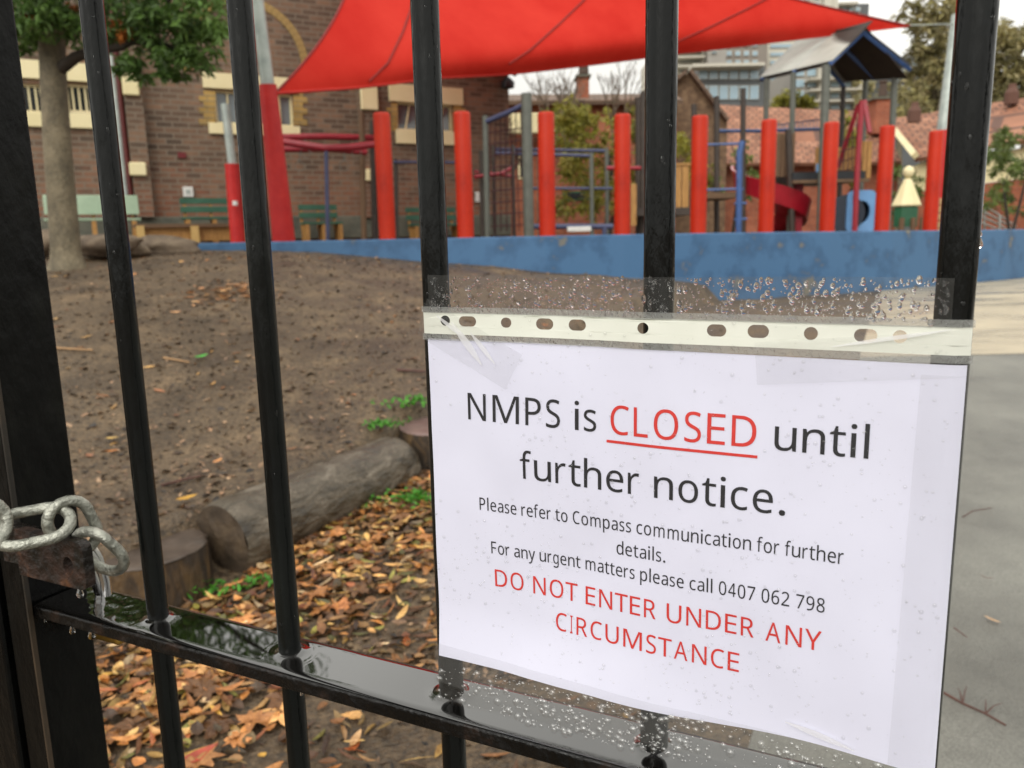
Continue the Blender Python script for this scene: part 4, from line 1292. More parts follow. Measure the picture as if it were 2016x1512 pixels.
for u in (.04, .5, .97):
    for (p, q) in ((e1a + (e1b - e1a) * u, ra + (rb - ra) * u), (e2a + (e2b - e2a) * u, ra + (rb - ra) * u)):
        mb = MB(); mb.tube([p - Vector((0, 0, .06)), q - Vector((0, 0, .06))], .045, 4); mb.build('rafter', M_pb, T)
for (p, m, w) in ((e1a + (e1b - e1a) * .12, M_pg, .05), (e1a + (e1b - e1a) * .5, M_pg, .05), (e1a + (e1b - e1a) * .93, M_pg, .075), (e2a + (e2b - e2a) * .03, M_pd, .05), (e2a + (e2b - e2a) * .36, M_pg, .05), (e2a + (e2b - e2a) * .77, M_pg, .06)):
    mb = MB(); mb.tube([Vector((p.x + .04, p.y, 1.0)), p - Vector((0, 0, .05))], w, 14); mb.build('post', m, T, smooth=True)
mb = MB(); pbox(mb, 1560, 338, 1704, 356, 14.9, 1.6); mb.build('deck', M_dk, T)
mb = MB(); pbox(mb, 1562, 353, 1712, 359, 14.7, .1); mb.build('deck_edge', M_tan2, T)
for x0, x1, y0, y1, Y in ((1528, 1566, 262, 348, 15.2), (1690, 1717, 278, 350, 15.2), (1606, 1690, 290, 335, 16.6)):
    mb = MB(); n = max(3, int((x1 - x0) / 8))
    for k in range(n):
        a = x0 + (x1 - x0) * k / n
        pbox(mb, a, y0, a + (x1 - x0) / n * .84, y1, Y, .04)
    mb.build('guard_panel', M_tan if x0 != 1528 else M_tan2, T)
mb = MB(); pbox(mb, 1608, 322, 1610 + 30, 345, 15.0, .05); mb.build('blue_guard', M_bplast, T)
mb = MB(); pbox(mb, 1563, 362, 1580, 464, 15.2, .1); mb.build('side_panel', M_pr, T)
mb = MB(); rod(mb, [(1552, 255, 15), (1560, 470, 15)], .06, 10); mb.build('ladder_post', M_pd, T, smooth=True)
# barrel tunnel: ring panel and dark tube
cT = at(1696, 417, 14.5)
mb = flat_shape([rrect(-.26, -.38, .26, .38, .12), circ(0, 0, .16, .2)], 'tunnel_panel', None, None, lambda u, v: cT + Vector((u, 0, v)))
slab_from(mb, Vector((0, .06, 0))); mb.build('tunnel_panel', M_bplast, T)
mb = MB(); mb.tube([at(1664, 420, 14.55), at(1664, 420, 15.4)], .33, 20); mb.tube([cT + Vector((0, .05, 0)), cT + Vector((-.1, .9, 0))], .2, 16, cap=False)
mb.build('tunnel', mat('dark_blue_plastic', ['18222e', '24303f'], rough=.4), T, smooth=True)
# spiral slide: chute swept round its newel
mb = MB(); c = at(1516, 410, 15.6); vs = []
for k in range(31):
    a = rad(150 + 300 * k / 30); z = at(1516, 352, 15.6).z - 1.2 * k / 30
    for (r_, h) in ((.12, .28), (.14, 0), (.36, -.05), (.56, 0), (.62, .3), (.66, .3), (.6, -.05), (.36, -.11), (.1, -.05)):
        vs.append((c.x + r_ * 1.15 * math.cos(a), c.y + r_ * 1.15 * math.sin(a), z + h))
mb.add(vs, [(k * 9 + j, k * 9 + (j + 1) % 9, (k + 1) * 9 + (j + 1) % 9, (k + 1) * 9 + j) for k in range(30) for j in range(9)])
mb.build('spiral_slide', M_rplast, T, smooth=True)
mb = MB(); rod(mb, [(1650, 330, 15.8), (1690, 205, 15.3), (1702, 200, 15), (1712, 262, 14.8)], .045); mb.build('hoop', M_pr, T, smooth=True)
mb = MB(); rod(mb, [(1697, 198, 14.3), (1688, 330, 14.3), (1682, 470, 14.3)], .05); mb.build('hoop', M_pr, T, smooth=True)
mb = MB()
for k in range(6):
    rod(mb, [(1655 + 8 * k, 310 - 20 * k, 15.6), (1650 + 9 * k, 350, 15)], .01, 5)
for y in (280, 300, 320, 340):
    rod(mb, [(1652, y, 15.5), (1690, y - 12, 15)], .01, 5)
mb.build('rope_net', M_rope, T)
mb = MB(); rod(mb, [(1415, 258, 16.5), (1500, 258, 16.5), (1618, 254, 16.6)], .035); mb.build('bridge_rail', M_pb, T, smooth=True)
mb = MB()
for k in range(13):
    x = 1530 + k * 7
    rod(mb, [(x, 257, 16.5), (x + 3, 245 - k * .8, 16.8)], .012, 5)
rod(mb, [(1530, 246, 16.8), (1620, 234, 16.8)], .015, 5)
mb.build('bridge_net', M_pn, T)

# cubby with a cream spire
t = thing('cubby', at(1784, 462, 12.8), 'small green cubby with cream conical roof and ball finial', 'playhouse')
a0, a1, a2 = at(1784, 404, 12.8), at(1788, 352, 12.8), at(1788, 338, 12.8)
MB().lathe((a0.x, 12.8, a0.z), [(.21, -.02), (.225, 0), (.055, a1.z - a0.z)], 8).build('roof', M_cream, t)
MB().lathe((a1.x, 12.8, a2.z), [(.03, -.1), (.065, -.06), (.088, 0), (.065, .06), (.02, .088)], 16).build('finial', M_cream, t, smooth=True)
mb = MB(); mb.lathe((a0.x, 12.8, 1.0), [(.18, .3), (.18, a0.z - 1.02)], 8); mb.build('body', M_green, t)
for dx in (-.16, .02, .16):
    mb = MB(); mb.lathe((a0.x + dx, 12.58, .9), [(.04, 0), (.04, a0.z - 1.1)], 8); mb.build('post', M_tan2, t)
# small stacked-stone pier beyond the last post
t = thing('stone_pier', at(1848, 465, 14.5), 'short stacked stone pier behind the last red post', 'pier')
mb = MB()
for k in range(5):
    c = at(1849 + R.uniform(-2, 2), 398 + 15 * k, 14.5)
    mb.box(c, (.13 + R.uniform(-.02, .02), 0, 0), (0, .12, 0), (R.uniform(-.01, .01), 0, .062))
mb.build('stones', mat('tan_stone', ['8a6f4c', 'a3875f', '6b5338'], scale=5, rough=.8), t, bevel=.02)
M_stair = mat('silver_rail', ['8f8f8a', 'a5a5a0'], rough=.4, metal=.4)
t = thing('stair_rail', at(1965, 460, 20), 'silver sloping stair handrail by the red brick wall at the yard edge', 'handrail')
for k in range(4):
    mb = MB(); rod(mb, [(1930, 402 + k * 12, 19), (1962, 420 + k * 10, 19.5), (2000, 446 + k * 8, 20)], .025); mb.build('bar', M_stair, t, smooth=True)
for x, y in ((1938, 404), (1968, 424), (1996, 444)):
    mb = MB(); rod(mb, [(x, y, 19.5), (x, 475, 19.5)], .03); mb.build('post', M_stair, t)

# ---------------------------------------------------------------- the brick school hall
FX, FS = at(50, 300, 12).x, .51
FD = Vector((1, FS, 0)).normalized(); FN = Vector((FD.y, -FD.x, 0))      # along the wall, out of the wall
F0 = Vector((FX, 12, 0))


def fuz(px, py):
    d = RC @ np.array([(px - 1008) / F, 1.0, -(py - 756) / F])
    # X = d0 t, Y = d1 t, Y - 12 = FS (X - FX)
    t = (12 - FS * FX) / (d[1] - FS * d[0])
    p = Vector((d[0] * t, d[1] * t, EYE + d[2] * t))
    return (p - F0).dot(FD), p.z


def fpt(u, z, o=0):
    return F0 + FD * u + FN * o + Vector((0, 0, z))


def fbox(mb, x0, y0, x1, y1, o0, o1):
    """box on the facade covering those pixels, from o0 to o1 metres proud of the brick"""
    u0, za = fuz(x0, (y0 + y1) / 2)[0], fuz((x0 + x1) / 2, y0)[1]
    u1, zb = fuz(x1, (y0 + y1) / 2)[0], fuz((x0 + x1) / 2, y1)[1]
    return mb.box(fpt((u0 + u1) / 2, (za + zb) / 2, (o0 + o1) / 2), FD * (u1 - u0) / 2, FN * (o1 - o0) / 2, Vector((0, 0, (za - zb) / 2)))


M_brick = brick_mat('brown_brick', '584739', '836650', '786b5c', warm='92593f', warm_z=(1.35, 2.6), bw=.24, bh=.086)
M_brick2 = brick_mat('tan_brick', 'a08245', 'b8985a', '8f7d58', bw=.24, bh=.086)
M_stone = mat('bluestone', ['4a4b42', '5c5d52', '6d6c5e'], scale=4, detail=8, rough=.8, bump=.4)
M_dkframe = mat('window_dark', ['1c1e20', '2a2d2f'], scale=2, rough=.2)
M_glass = mat('window_glass', ['59646a', '7d878b'], scale=.8, rough=.08, spec=.8)
M_gut = mat('maroon_pipe', ['4a1512', '5e1d18'], scale=4, rough=.5)
M_slate = mat('slate_roof', ['4c4a48', '5e5a56'], scale=3, rough=.7)

uR = fuz(1004, 300)[0]; uL = fuz(-420, 300)[0]
zE = fuz(985, 142)[1]; uG = fuz(640, 0)[0]
WIN = [(30, 164, 84, 221), (131, 165, 181, 221), (424, 181, 577, 246), (782, 203, 892, 258)]


def wrect(w):
    u0, u1 = fuz(w[0], (w[1] + w[3]) / 2)[0], fuz(w[2], (w[1] + w[3]) / 2)[0]
    zt, zb = fuz((w[0] + w[2]) / 2, w[1])[1], fuz((w[0] + w[2]) / 2, w[3])[1]
    return u0, zb, u1, zt


H = thing('brick_hall', fpt((uL + uR) / 2, 1.2), 'long brown brick school hall with cream lintels and tan quoined windows', 'building')
outer = [(uL, .6), (uR, .6), (uR, zE), (uG + 1.2, 6.4), (uG - 3.5, 7.0), (uL, 6.6)]
loops = [outer] + [[(a, b), (c, b), (c, d), (a, d)] for a, b, c, d in map(wrect, WIN)]
UVS = []


def fmap(u, z):
    UVS.append((u, z))
    return fpt(u, z)


mb = flat_shape(loops, 'wall', None, None, fmap)
n0 = len(mb.f)
for i, f in enumerate(mb.f):
    mb.uv[i] = [UVS[j] for j in f]
slab_from(mb, FN * -.3)
k = fpt(uR, 0)
WL = mb.build('wall', M_brick, H)
mb = MB(); mb.quad(fpt(uR, .6, -.3), fpt(uR, .6, -9), fpt(uR, zE, -9), fpt(uR, zE, -.3), uv=[(0, .6), (9, .6), (9, zE), (0, zE)])
mb.build('side_wall', M_brick, H)
mb = MB()
mb.box(fpt((uG + 1.2 + uR) / 2, (zE + 6.4) / 2 + .09, -4.3), (fpt(uR, zE) - fpt(uG + 1.2, 6.4)) * .52, FN * 4.6, Vector((0, 0, .06)))
mb.build('roof', M_slate, H)
mb = MB(); mb.box(fpt((uG - 1.2), 6.76, -4.3), (fpt(uG + 1.2, 6.4) - fpt(uG - 3.6, 7.0)) * .5, FN * 4.6, Vector((0, 0, .06))); mb.build('roof', M_slate, H)
mb = MB(); fbox(mb, -400, 428, 1004, 476, .005, .07); mb.build('plinth', M_stone, H, bevel=.015)
for wi, w in enumerate(WIN):
    a, b, c, d = wrect(w)
    mb = MB(); e = .034
    for (u0, z0, u1, z1) in ((a, b, a + e, d), (c - e, b, c, d), (a + e, b, c - e, b + e), (a + e, d - e, c - e, d)):
        mb.box(fpt((u0 + u1) / 2, (z0 + z1) / 2, -.09), FD * (u1 - u0) / 2, FN * .03, Vector((0, 0, (z1 - z0) / 2)))
    fr = mb.build('window', M_cream, H)
    mb = MB(); mb.box(fpt((a + c) / 2, (b + d) / 2, -.12), FD * (c - a) * .499, FN * .01, Vector((0, 0, (d - b) * .499)))
    mb.build('pane', M_dkframe if wi < 2 else M_glass, fr)
    mb = MB(); nb = 3 if wi < 2 else (5 if wi == 2 else 4)
    for k in range(1, nb + 1):
        u = a + (c - a) * k / (nb + 1)
        lean = .05 if wi == 3 else 0
        mb.box(fpt(u, (b + d) / 2, -.07), FD * .012, FN * .008, Vector((0, 0, (d - b) * .47)) + FD * lean)
    mb.build('window_bars', M_cream, fr)
for x0, y0, x1, y1 in ((20, 122, 186, 158), (399, 149, 585, 179), (765, 170, 910, 204)):
    mb = MB(); fbox(mb, x0, y0, x1, y1, -.02, .05); mb.build('lintel', M_cream, H, bevel=.008)
for x0, y0, x1, y1 in ((36, 222, 90, 250), (129, 223, 183, 253), (411, 246, 590, 267), (779, 258, 906, 285)):
    mb = MB(); fbox(mb, x0, y0, x1, y1, -.02, .06); mb.build('sill', M_cream, H, bevel=.008)
for xs0, xs1, y0, y1, sgn in ((397, 424, 179, 246, -1), (577, 596, 180, 246, 1), (766, 782, 203, 258, -1), (892, 908, 204, 258, 1)):
    mb = MB(); n = 6
    for k in range(n):
        ya, yb = y0 + (y1 - y0) * k / n, y0 + (y1 - y0) * (k + 1) / n
        ex_ = 9 if k % 2 else 0
        fbox(mb, xs0 - (ex_ if sgn < 0 else 0) + (4 if sgn < 0 else 0), ya, xs1 + (ex_ if sgn > 0 else 0), yb - .2, -.02, .012)
    mb.build('quoin', M_brick2, H)
# blind arch over the second window
ca, za = fuz(490, 150); R1, R0 = .98, .86
zc = fuz(490, 120)[1]
mb = MB(); vs = []; n = 30
for k in range(n + 1):
    t = math.pi * k / n
    for r_ in (R0, R1):
        for o_ in (-.02, .02):
            vs.append(fpt(ca + r_ * math.cos(t), zc + r_ * math.sin(t), o_))
mb.add(vs, [(4 * k + a, 4 * k + b, 4 * k + 4 + b, 4 * k + 4 + a) for k in range(n) for a, b in ((0, 1), (1, 3), (3, 2), (2, 0))])
for sx in (-1, 1):
    u = ca + sx * (R0 + R1) / 2; zb = fuz(490, 149)[1]
    mb.box(fpt(u, (zc + zb) / 2, 0), FD * (R1 - R0) / 2, FN * .02, Vector((0, 0, (zc - zb) / 2 - .003)))
mb.build('arch', M_brick2, H)
for x0, x1 in ((243, 278), (706, 738)):
    mb = MB(); fbox(mb, x0, -60 if x0 < 300 else 150, x1, 428, .004, .16); mb.build('pilaster', M_brick, H)
for x0, y0, x1, y1 in ((240, 150, 272, 192), (254, 322, 287, 348), (704, 172, 737, 220), (713, 335, 737, 358)):
    mb = MB(); fbox(mb, x0, y0, x1, y1, .0, .22); mb.build('pier_block', M_cream, H, bevel=.02)
for x0, y0, x1, y1, m in ((243, 10, 251, 430, M_gut), (236, 110, 240, 420, M_grey), (738, 222, 744, 430, M_pd)):
    u = fuz((x0 + x1) / 2, 300)[0]; zt = fuz((x0 + x1) / 2, y0)[1]; zb = fuz((x0 + x1) / 2, y1)[1]
    MB().tube([fpt(u, zb, .1), fpt(u, zt, .1)], .045 if m != M_cream else .025, 12).build('downpipe', m, H, smooth=True)
mb = MB(); fbox(mb, 360, 368, 380, 388, .0, .05); V = mb.build('wall_vent', M_white, H, bevel=.008)
mb = MB(); fbox(mb, 366, 374, 374, 382, .05, .056); mb.build('grille', M_grey, V)
mb = MB(); fbox(mb, 350, 300, 366, 311, .0, .03); mb.build('plaque', mat('maroon_plate', '6a1c20', rough=.5), H)
mb = MB(); fbox(mb, 935, 378, 945, 398, .0, .05); mb.build('wall_vent', M_white, H, bevel=.008)
for x, y in ((955, 135), (990, 168)):
    u, z = fuz(x, y)
    o = MB().lathe(fpt(u, z, .2), [(.05, -.1), (.12, -.08), (.13, .02), (.05, .1)], 14).build('floodlight', M_white if x < 960 else M_dk, H, smooth=True)
    mb = MB(); mb.tube([fpt(u, z, .0), fpt(u, z, .18)], .02, 8); mb.build('bracket', M_dk, o)
mb = MB(); mb.tube([fpt(uG + 1.2, 6.35, .14), fpt(uR + .1, zE - .05, .14)], .06, 8); mb.build('gutter', M_pd, H)

# benches along the wall
M_bg = mat('green_bench_paint', ['28503e', '38634f'], scale=3, rough=.5)
M_bp = mat('pale_green_bench_paint', ['83977f', '98ab92'], scale=3, rough=.5)


def bench(lbl, x0, x1, yb, ys_, off, m, solid=False):
    u0, z1 = fuz((x0), yb); u1 = fuz(x1, yb)[0]
    zs = fuz((x0 + x1) / 2, ys_)[1] + .02
    cu = (u0 + u1) / 2; hu = (u1 - u0) / 2
    t = thing('bench', fpt(cu, zs - .43, off), lbl, 'bench', 'benches along the brick hall')
    mb = MB()
    for k in range(3):
        mb.box(fpt(cu, zs, off + .1 * k), FD * hu, FN * .044, Vector((0, 0, .018)))
    mb.build('seat', m, t, bevel=.004)
    mb = MB()
    if solid:
        mb.box(fpt(cu, zs + .22, off - .1), FD * hu, FN * .015 + Vector((0, 0, -.01)), Vector((0, 0, .13)) - FN * .03)
    else:
        for k in range(2):
            mb.box(fpt(cu, zs + .14 + .13 * k, off - .09 - .02 * k), FD * hu, FN * .012, Vector((0, 0, .045)))
    mb.build('backrest', m, t, bevel=.004)
    for s in (-.85, 0, .85):
        mb = MB(); mb.box(fpt(cu + hu * s, zs - .24, off + .1), FD * .03, FN * .16, Vector((0, 0, .218)))
        mb.box(fpt(cu + hu * s, zs + .1, off - .128), FD * .02, FN * .016, Vector((0, 0, .2)))
        mb.build('leg', M_tan, t)
    return t


bench('pale green solid backed bench behind the tree trunk', 92, 268, 408, 440, .9, M_bp, True)
bench('green slatted bench below the white wall vent', 348, 462, 418, 436, .75, M_bg)
bench('green slatted bench under the monkey bars', 578, 652, 424, 444, .5, M_bg)
bench('short green slatted bench between the first two red posts', 784, 880, 428, 447, .5, M_bg)
t = thing('sandpit_edge', at(365, 462, 12.4), 'low tan timber sandpit edging in front of the green benches', 'timber edging')
mb = MB(); fbox(mb, 255, 446, 470, 452, 1.35, 1.5); mb.build('cap_board', M_tan2, t)
mb = MB(); fbox(mb, 262, 452, 462, 476, 1.36, 1.42); mb.build('side_board', M_tan, t)
for x in (262, 358, 456):
    mb = MB(); fbox(mb, x, 450, x + 14, 480, 1.42, 1.52); mb.build('stake', mat('pale_timber', ['b08f52', 'c4a468'], scale=5, rough=.6), t)

# ---------------------------------------------------------------- buildings behind the playground
M_orange = brick_mat('orange_brick', '8c4a30', '9c5a3e', '8a6a5a', bw=.3, bh=.1, ms=.008)
M_tile = brick_mat('terracotta_tiles', '8c5c44', 'a2745a', '5e4034', bw=.3, bh=.34, ms=.03, bump=.9)
M_tile2 = brick_mat('mossy_tiles', '6d5747', '7c6452', '4a3a30', bw=.3, bh=.34, ms=.03, bump=.9)
M_gable = mat('creeper_brown', ['4a3a2c', '6b5440', '8a7156'], scale=5, detail=9, rough=.9, bump=.8, bscale=20)


def uvquad(mb, a, b, c, d):
    w, h = (b - a).length, (d - a).length
    return mb.quad(a, b, c, d, uv=[(0, 0), (w, 0), (w, h), (0, h)])


def slope(mb, a, b, c, d, th=.12):
    """roof slope with thickness: eave a-b, ridge d-c"""
    uvquad(mb, a, b, c, d)
    n = (b - a).cross(d - a).normalized()
    n = n if n.z > 0 else -n
    a2, b2, c2, d2 = [p - n * th for p in (a, b, c, d)]
    mb.quad(d2, c2, b2, a2); mb.quad(a2, b2, b, a); mb.quad(b2, c2, c, b); mb.quad(c2, d2, d, c); mb.quad(d2, a2, a, d)
    return mb


def chimney(x0, x1, y0, y1, Y, parent, pot=True):
    mb = MB(); pbox(mb, x0, y0, x1, y1, Y, .7); c = mb.build('chimney', M_orange, parent)
    mb = MB(); pbox(mb, x0 - 4, y0 - 4, x1 + 4, y0, Y - .1, .9); mb.build('cap', M_stone, c)
    if pot:
        p = at((x0 + x1) / 2, y0 - 4, Y + .3); mb = MB(); mb.lathe(p, [(.16, 0), (.12, .45), (.16, .5), (.15, .55)], 10); mb.build('pot', M_tile2, c)


t = thing('brick_house', at(1120, 465, 24), 'orange brick house with tall chimney and cream awning behind the climbing frame', 'house')
mb = MB(); pbox(mb, 985, 196, 1330, 482, 24, 6); mb.build('wall', M_orange, t)
mb = MB(); slope(mb, at(975, 198, 23.6), at(1345, 196, 23.6), at(1320, 184, 27), at(1000, 186, 27)); mb.build('roof', M_tile2, t)
chimney(1138, 1160, 150, 236, 24.6, t)
mb = MB(); pbox(mb, 1003, 222, 1100, 262, 23.2, .3); mb.build('awning', M_cream, t, bevel=.03)
for x0, x1, y0, y1 in ((1108, 1180, 376, 394), (1020, 1046, 300, 352)):
    mb = MB(); pbox(mb, x0, y0, x1, y1, 23.95, .05); f_ = mb.build('window', M_green if x0 > 1100 else M_cream, t)
    mb = MB(); pbox(mb, x0 + 4, y0 + 3, x1 - 4, y1 - 3, 23.93, .02); mb.build('pane', M_dkframe, f_)
t = thing('gabled_house', at(1350, 465, 27), 'brown gabled house overgrown with dry creeper behind the timber platform', 'house')
ap, lb, rb_ = at(1352, 146, 27), at(1215, 258, 27), at(1432, 240, 27)
mb = flat_shape([[(lb.x, .8), (rb_.x, .8), (rb_.x, rb_.z), (ap.x + .2, ap.z), (ap.x - .5, ap.z), (lb.x, lb.z)]], 'wall', None, None, lambda u, v: Vector((u, 27, v)))
slab_from(mb, Vector((0, .3, 0))); mb.build('wall', M_gable, t)
mb = MB(); b3 = Vector((0, 7, 0)); up = Vector((0, -.3, .05))
slope(mb, lb + up, lb + b3, ap + b3, ap + up + Vector((-.1, 0, .05)), .1); slope(mb, rb_ + b3, rb_ + up, ap + up + Vector((.1, 0, .05)), ap + b3, .1)
mb.build('roof', M_tile2, t)
t = thing('tiled_house', at(1570, 465, 30), 'long low house with orange tiled roof behind the play tower', 'house')
mb = MB(); slope(mb, at(1395, 322, 28), at(1775, 318, 28), at(1730, 221, 33), at(1410, 206, 33)); mb.build('roof', M_tile, t)
mb = MB(); pbox(mb, 1400, 320, 1765, 482, 28.6, 4); mb.build('wall', M_orange, t)
chimney(1724, 1751, 194, 262, 30, t)
t = thing('tiled_hall', at(1900, 465, 24), 'orange tiled hall with cream eaves at the edge of the yard', 'house')
mb = MB(); slope(mb, at(1800, 312, 25), at(2150, 252, 21), at(2150, 172, 25), at(1752, 234, 29.5)); mb.build('roof', M_tile, t)
mb = MB(); mb.tube([at(1758, 252, 27.5), at(1802, 306, 24.9)], .12, 4); mb.build('bargeboard', M_cream, t)
mb = MB(); a, b = at(1806, 316, 25.3), at(2140, 262, 21.4)
for z0, z1, nm, m in ((-.95, -.12, 'fascia', M_cream), (-6, -.96, 'wall', M_orange)):
    mb = MB(); uvquad(mb, a + Vector((0, 0, z0)), b + Vector((0, 0, z0)), b + Vector((0, 0, z1)), a + Vector((0, 0, z1)))
    if nm == 'fascia':
        mb.box((a + b) / 2 + Vector((0, .2, -.5)), (b - a) * .49, Vector((0, .12, 0)), Vector((0, 0, .35)))
    mb.build(nm, m, t)
for x, y in ((1800, 222), (1992, 186)):
    p = at(x, y, 26); mb = MB(); mb.lathe(p - Vector((0, 0, .3)), [(.2, 0), (.2, .35), (.12, .5), (.1, .62)], 10); mb.build('roof_vent', M_tile, t)

M_apw = [mat('pale_render', ['b9b4a6', 'c6c1b3'], scale=.3, rough=.8), mat('grey_render', ['8f8b84', '9c978f'], scale=.3, rough=.8), mat('warm_grey_render', ['7c746c', '8b8278'], scale=.3, rough=.8), mat('dark_cladding', ['4c4f50', '5c5f60'], scale=.3, rough=.6)]
M_apg = [mat('office_glass', ['7f98a6', '9db3bd'], scale=.2, rough=.12, spec=.8), mat('dark_office_glass', ['48565c', '5d6c72'], scale=.2, rough=.12, spec=.8)]


def tower(lbl, x0, y0, x1, Y, th, wm, gm, wins, slabs=(), cols=()):
    t = thing('apartment_building', at((x0 + x1) / 2, 470, Y), lbl, 'apartment building', 'apartment buildings beyond the school')
    mb = MB(); pbox(mb, x0, y0, x1, 478, Y, th); mb.build('wall', wm, t)
    for i, (a, b, c, d) in enumerate(wins):
        mb = MB(); pbox(mb, a, b, c, d, Y - .12, .1); f_ = mb.build('window', M_apw[0], t)
        mb = MB(); pbox(mb, a + .8, b + .8, c - .8, d - .8, Y - .14, .015); mb.build('pane', gm, f_)
    for (a, b, c, d) in slabs:
        mb = MB(); pbox(mb, a, b, c, d, Y - 1.5, 1.45); mb.build('balcony', wm if (a + b) % 2 else M_apw[0], t)
    for (a, b, c, d) in cols:
        mb = MB(); pbox(mb, a, b, c, d, Y - .9, .7); mb.build('column', M_apw[0], t)
    return t


tower('pale apartment block with horizontal bands beside a purple grey stair tower', 1300, 84, 1392, 82, 12, M_apw[0], M_apg[1], [(1336, 96 + 18 * k, 1380, 105 + 18 * k) for k in range(5)], [(1333, 92 + 18 * k, 1388, 95 + 18 * k) for k in range(5)])
tower('tall plain mauve grey stair tower between the two blocks', 1391, 60, 1426, 80, 10, M_apw[1], M_apg[1], [(1400, 100, 1412, 106), (1400, 130, 1412, 136)])
tower('warm grey apartment block with small paired bluish windows', 1427, 62, 1505, 84, 12, M_apw[2], M_apg[0], [(1430 + 17 * i, 82 + 18 * j, 1441 + 17 * i, 92 + 18 * j) for i in range(4) for j in range(4)])
tower('cream banded apartment block rising behind the play tower roof', 1506, 40, 1600, 88, 12, M_apw[0], M_apg[0], [(1516, 70 + 16 * k, 1590, 78 + 16 * k) for k in range(8)])
tower('low dark glazed office building with flat overhanging roof', 1372, 130, 1500, 62, 10, M_apw[3], M_apg[0], [(1376 + 20 * i, 138, 1394 + 20 * i, 156) for i in range(6)] + [(1376 + 20 * i, 168, 1394 + 20 * i, 196) for i in range(6)], [(1364, 124, 1506, 130)])
tower('tall glass and cream apartment tower cut off above the red sail', 1565, -30, 1640, 105, 14, M_apw[0], M_apg[0], [(1570 + 16 * i, -24 + 14 * j, 1582 + 16 * i, -14 + 14 * j) for i in range(4) for j in range(7)], (), [(1620, -30, 1634, 200)])
tower('dark blue glass apartment tower with stepped top', 1640, 8, 1698, 110, 14, M_apw[3], M_apg[0], [(1645 + 13 * i, 14 + 12 * j, 1655 + 13 * i, 22 + 12 * j) for i in range(4) for j in range(6)], [(1655, 3, 1690, 8)])
tower('balconied apartment block seen between the play tower posts', 1560, 128, 1702, 66, 10, M_apw[1], M_apg[0], [(1566 + 23 * i, 134 + 22 * j, 1584 + 23 * i, 150 + 22 * j) for i in range(6) for j in range(4)], [(1596, 152 + 22 * j, 1700, 155 + 22 * j) for j in range(3)], [(1614, 125, 1626, 220), (1690, 125, 1700, 220)])
tower('dark grey banded building half hidden by the gum trees', 1760, 110, 1850, 75, 10, M_apw[3], M_apg[1], [(1766, 122 + 15 * k, 1846, 130 + 15 * k) for k in range(5)])

# ---------------------------------------------------------------- trees and shrubs
def foliage_mat(name, cols, rough=.5):
    return mat(name, cols, scale=1.8, detail=3, rough=rough, attr=True, transl=.3, lo=.3, hi=.7, spec=.4)


M_leaf_dark = foliage_mat('dark_leaves', ['46622c', '587637', '71904a'])
M_leaf_gum = foliage_mat('gum_leaves', ['77724c', '8f875f', 'a4976a'])
M_leaf_yel = foliage_mat('yellow_green_leaves', ['7a7a2e', '8f8c3a', '9f9446'])
M_leaf_mid = foliage_mat('mid_green_leaves', ['4e6030', '62733a', '768148'])
M_bark = mat('smooth_grey_bark', ['4a4335', '6a604c', '837760'], scale=7, detail=12, rough=.75, bump=.6, bscale=40, stretch=(1, 1, .7), speck=(60, .7, 1.25))
M_barkd = mat('dark_bark', ['2a231c', '3a3128'], scale=10, rough=.8, bump=.4)
M_twig = mat('twigs', ['57483a', '6b5a48'], scale=10, rough=.8)


def leaves(mb, clumps, size, asp=.36, droop=.6, seed=3, shade=(.55, 1.35)):
    r = random.Random(seed)
    for (c, rx, rz, n) in clumps:
        tone = r.uniform(.75, 1.25)
        # sub-sprays keep gaps in the crown
        sprays = [(Vector((r.gauss(0, 1), r.gauss(0, 1), r.gauss(0, 1))).normalized() * r.random() ** .45) for _ in range(max(3, n // 26))]
        for k in range(n):
            s = r.choice(sprays)
            q = c + Vector((s.x * rx, s.y * rx, s.z * rz)) + Vector((r.gauss(0, .13) * rx, r.gauss(0, .13) * rx, r.gauss(0, .15) * rz))
            d = Vector((r.gauss(0, 1), r.gauss(0, 1), r.gauss(-droop, .6))).normalized()
            w = d.cross(Vector((r.gauss(0, 1), r.gauss(0, 1), r.gauss(0, 1)))).normalized()
            L = size * r.uniform(.6, 1.3)
            n_ = d.cross(w) * L * .08
            g = tone * r.uniform(*shade)
            mb.add([q, q + d * L * .45 + w * L * asp * .5 - n_, q + d * L, q + d * L * .45 - w * L * asp * .5 - n_], [(0, 1, 2), (0, 2, 3)], (g, g * r.uniform(.95, 1.05), g * r.uniform(.8, 1.1), 1))
    return mb


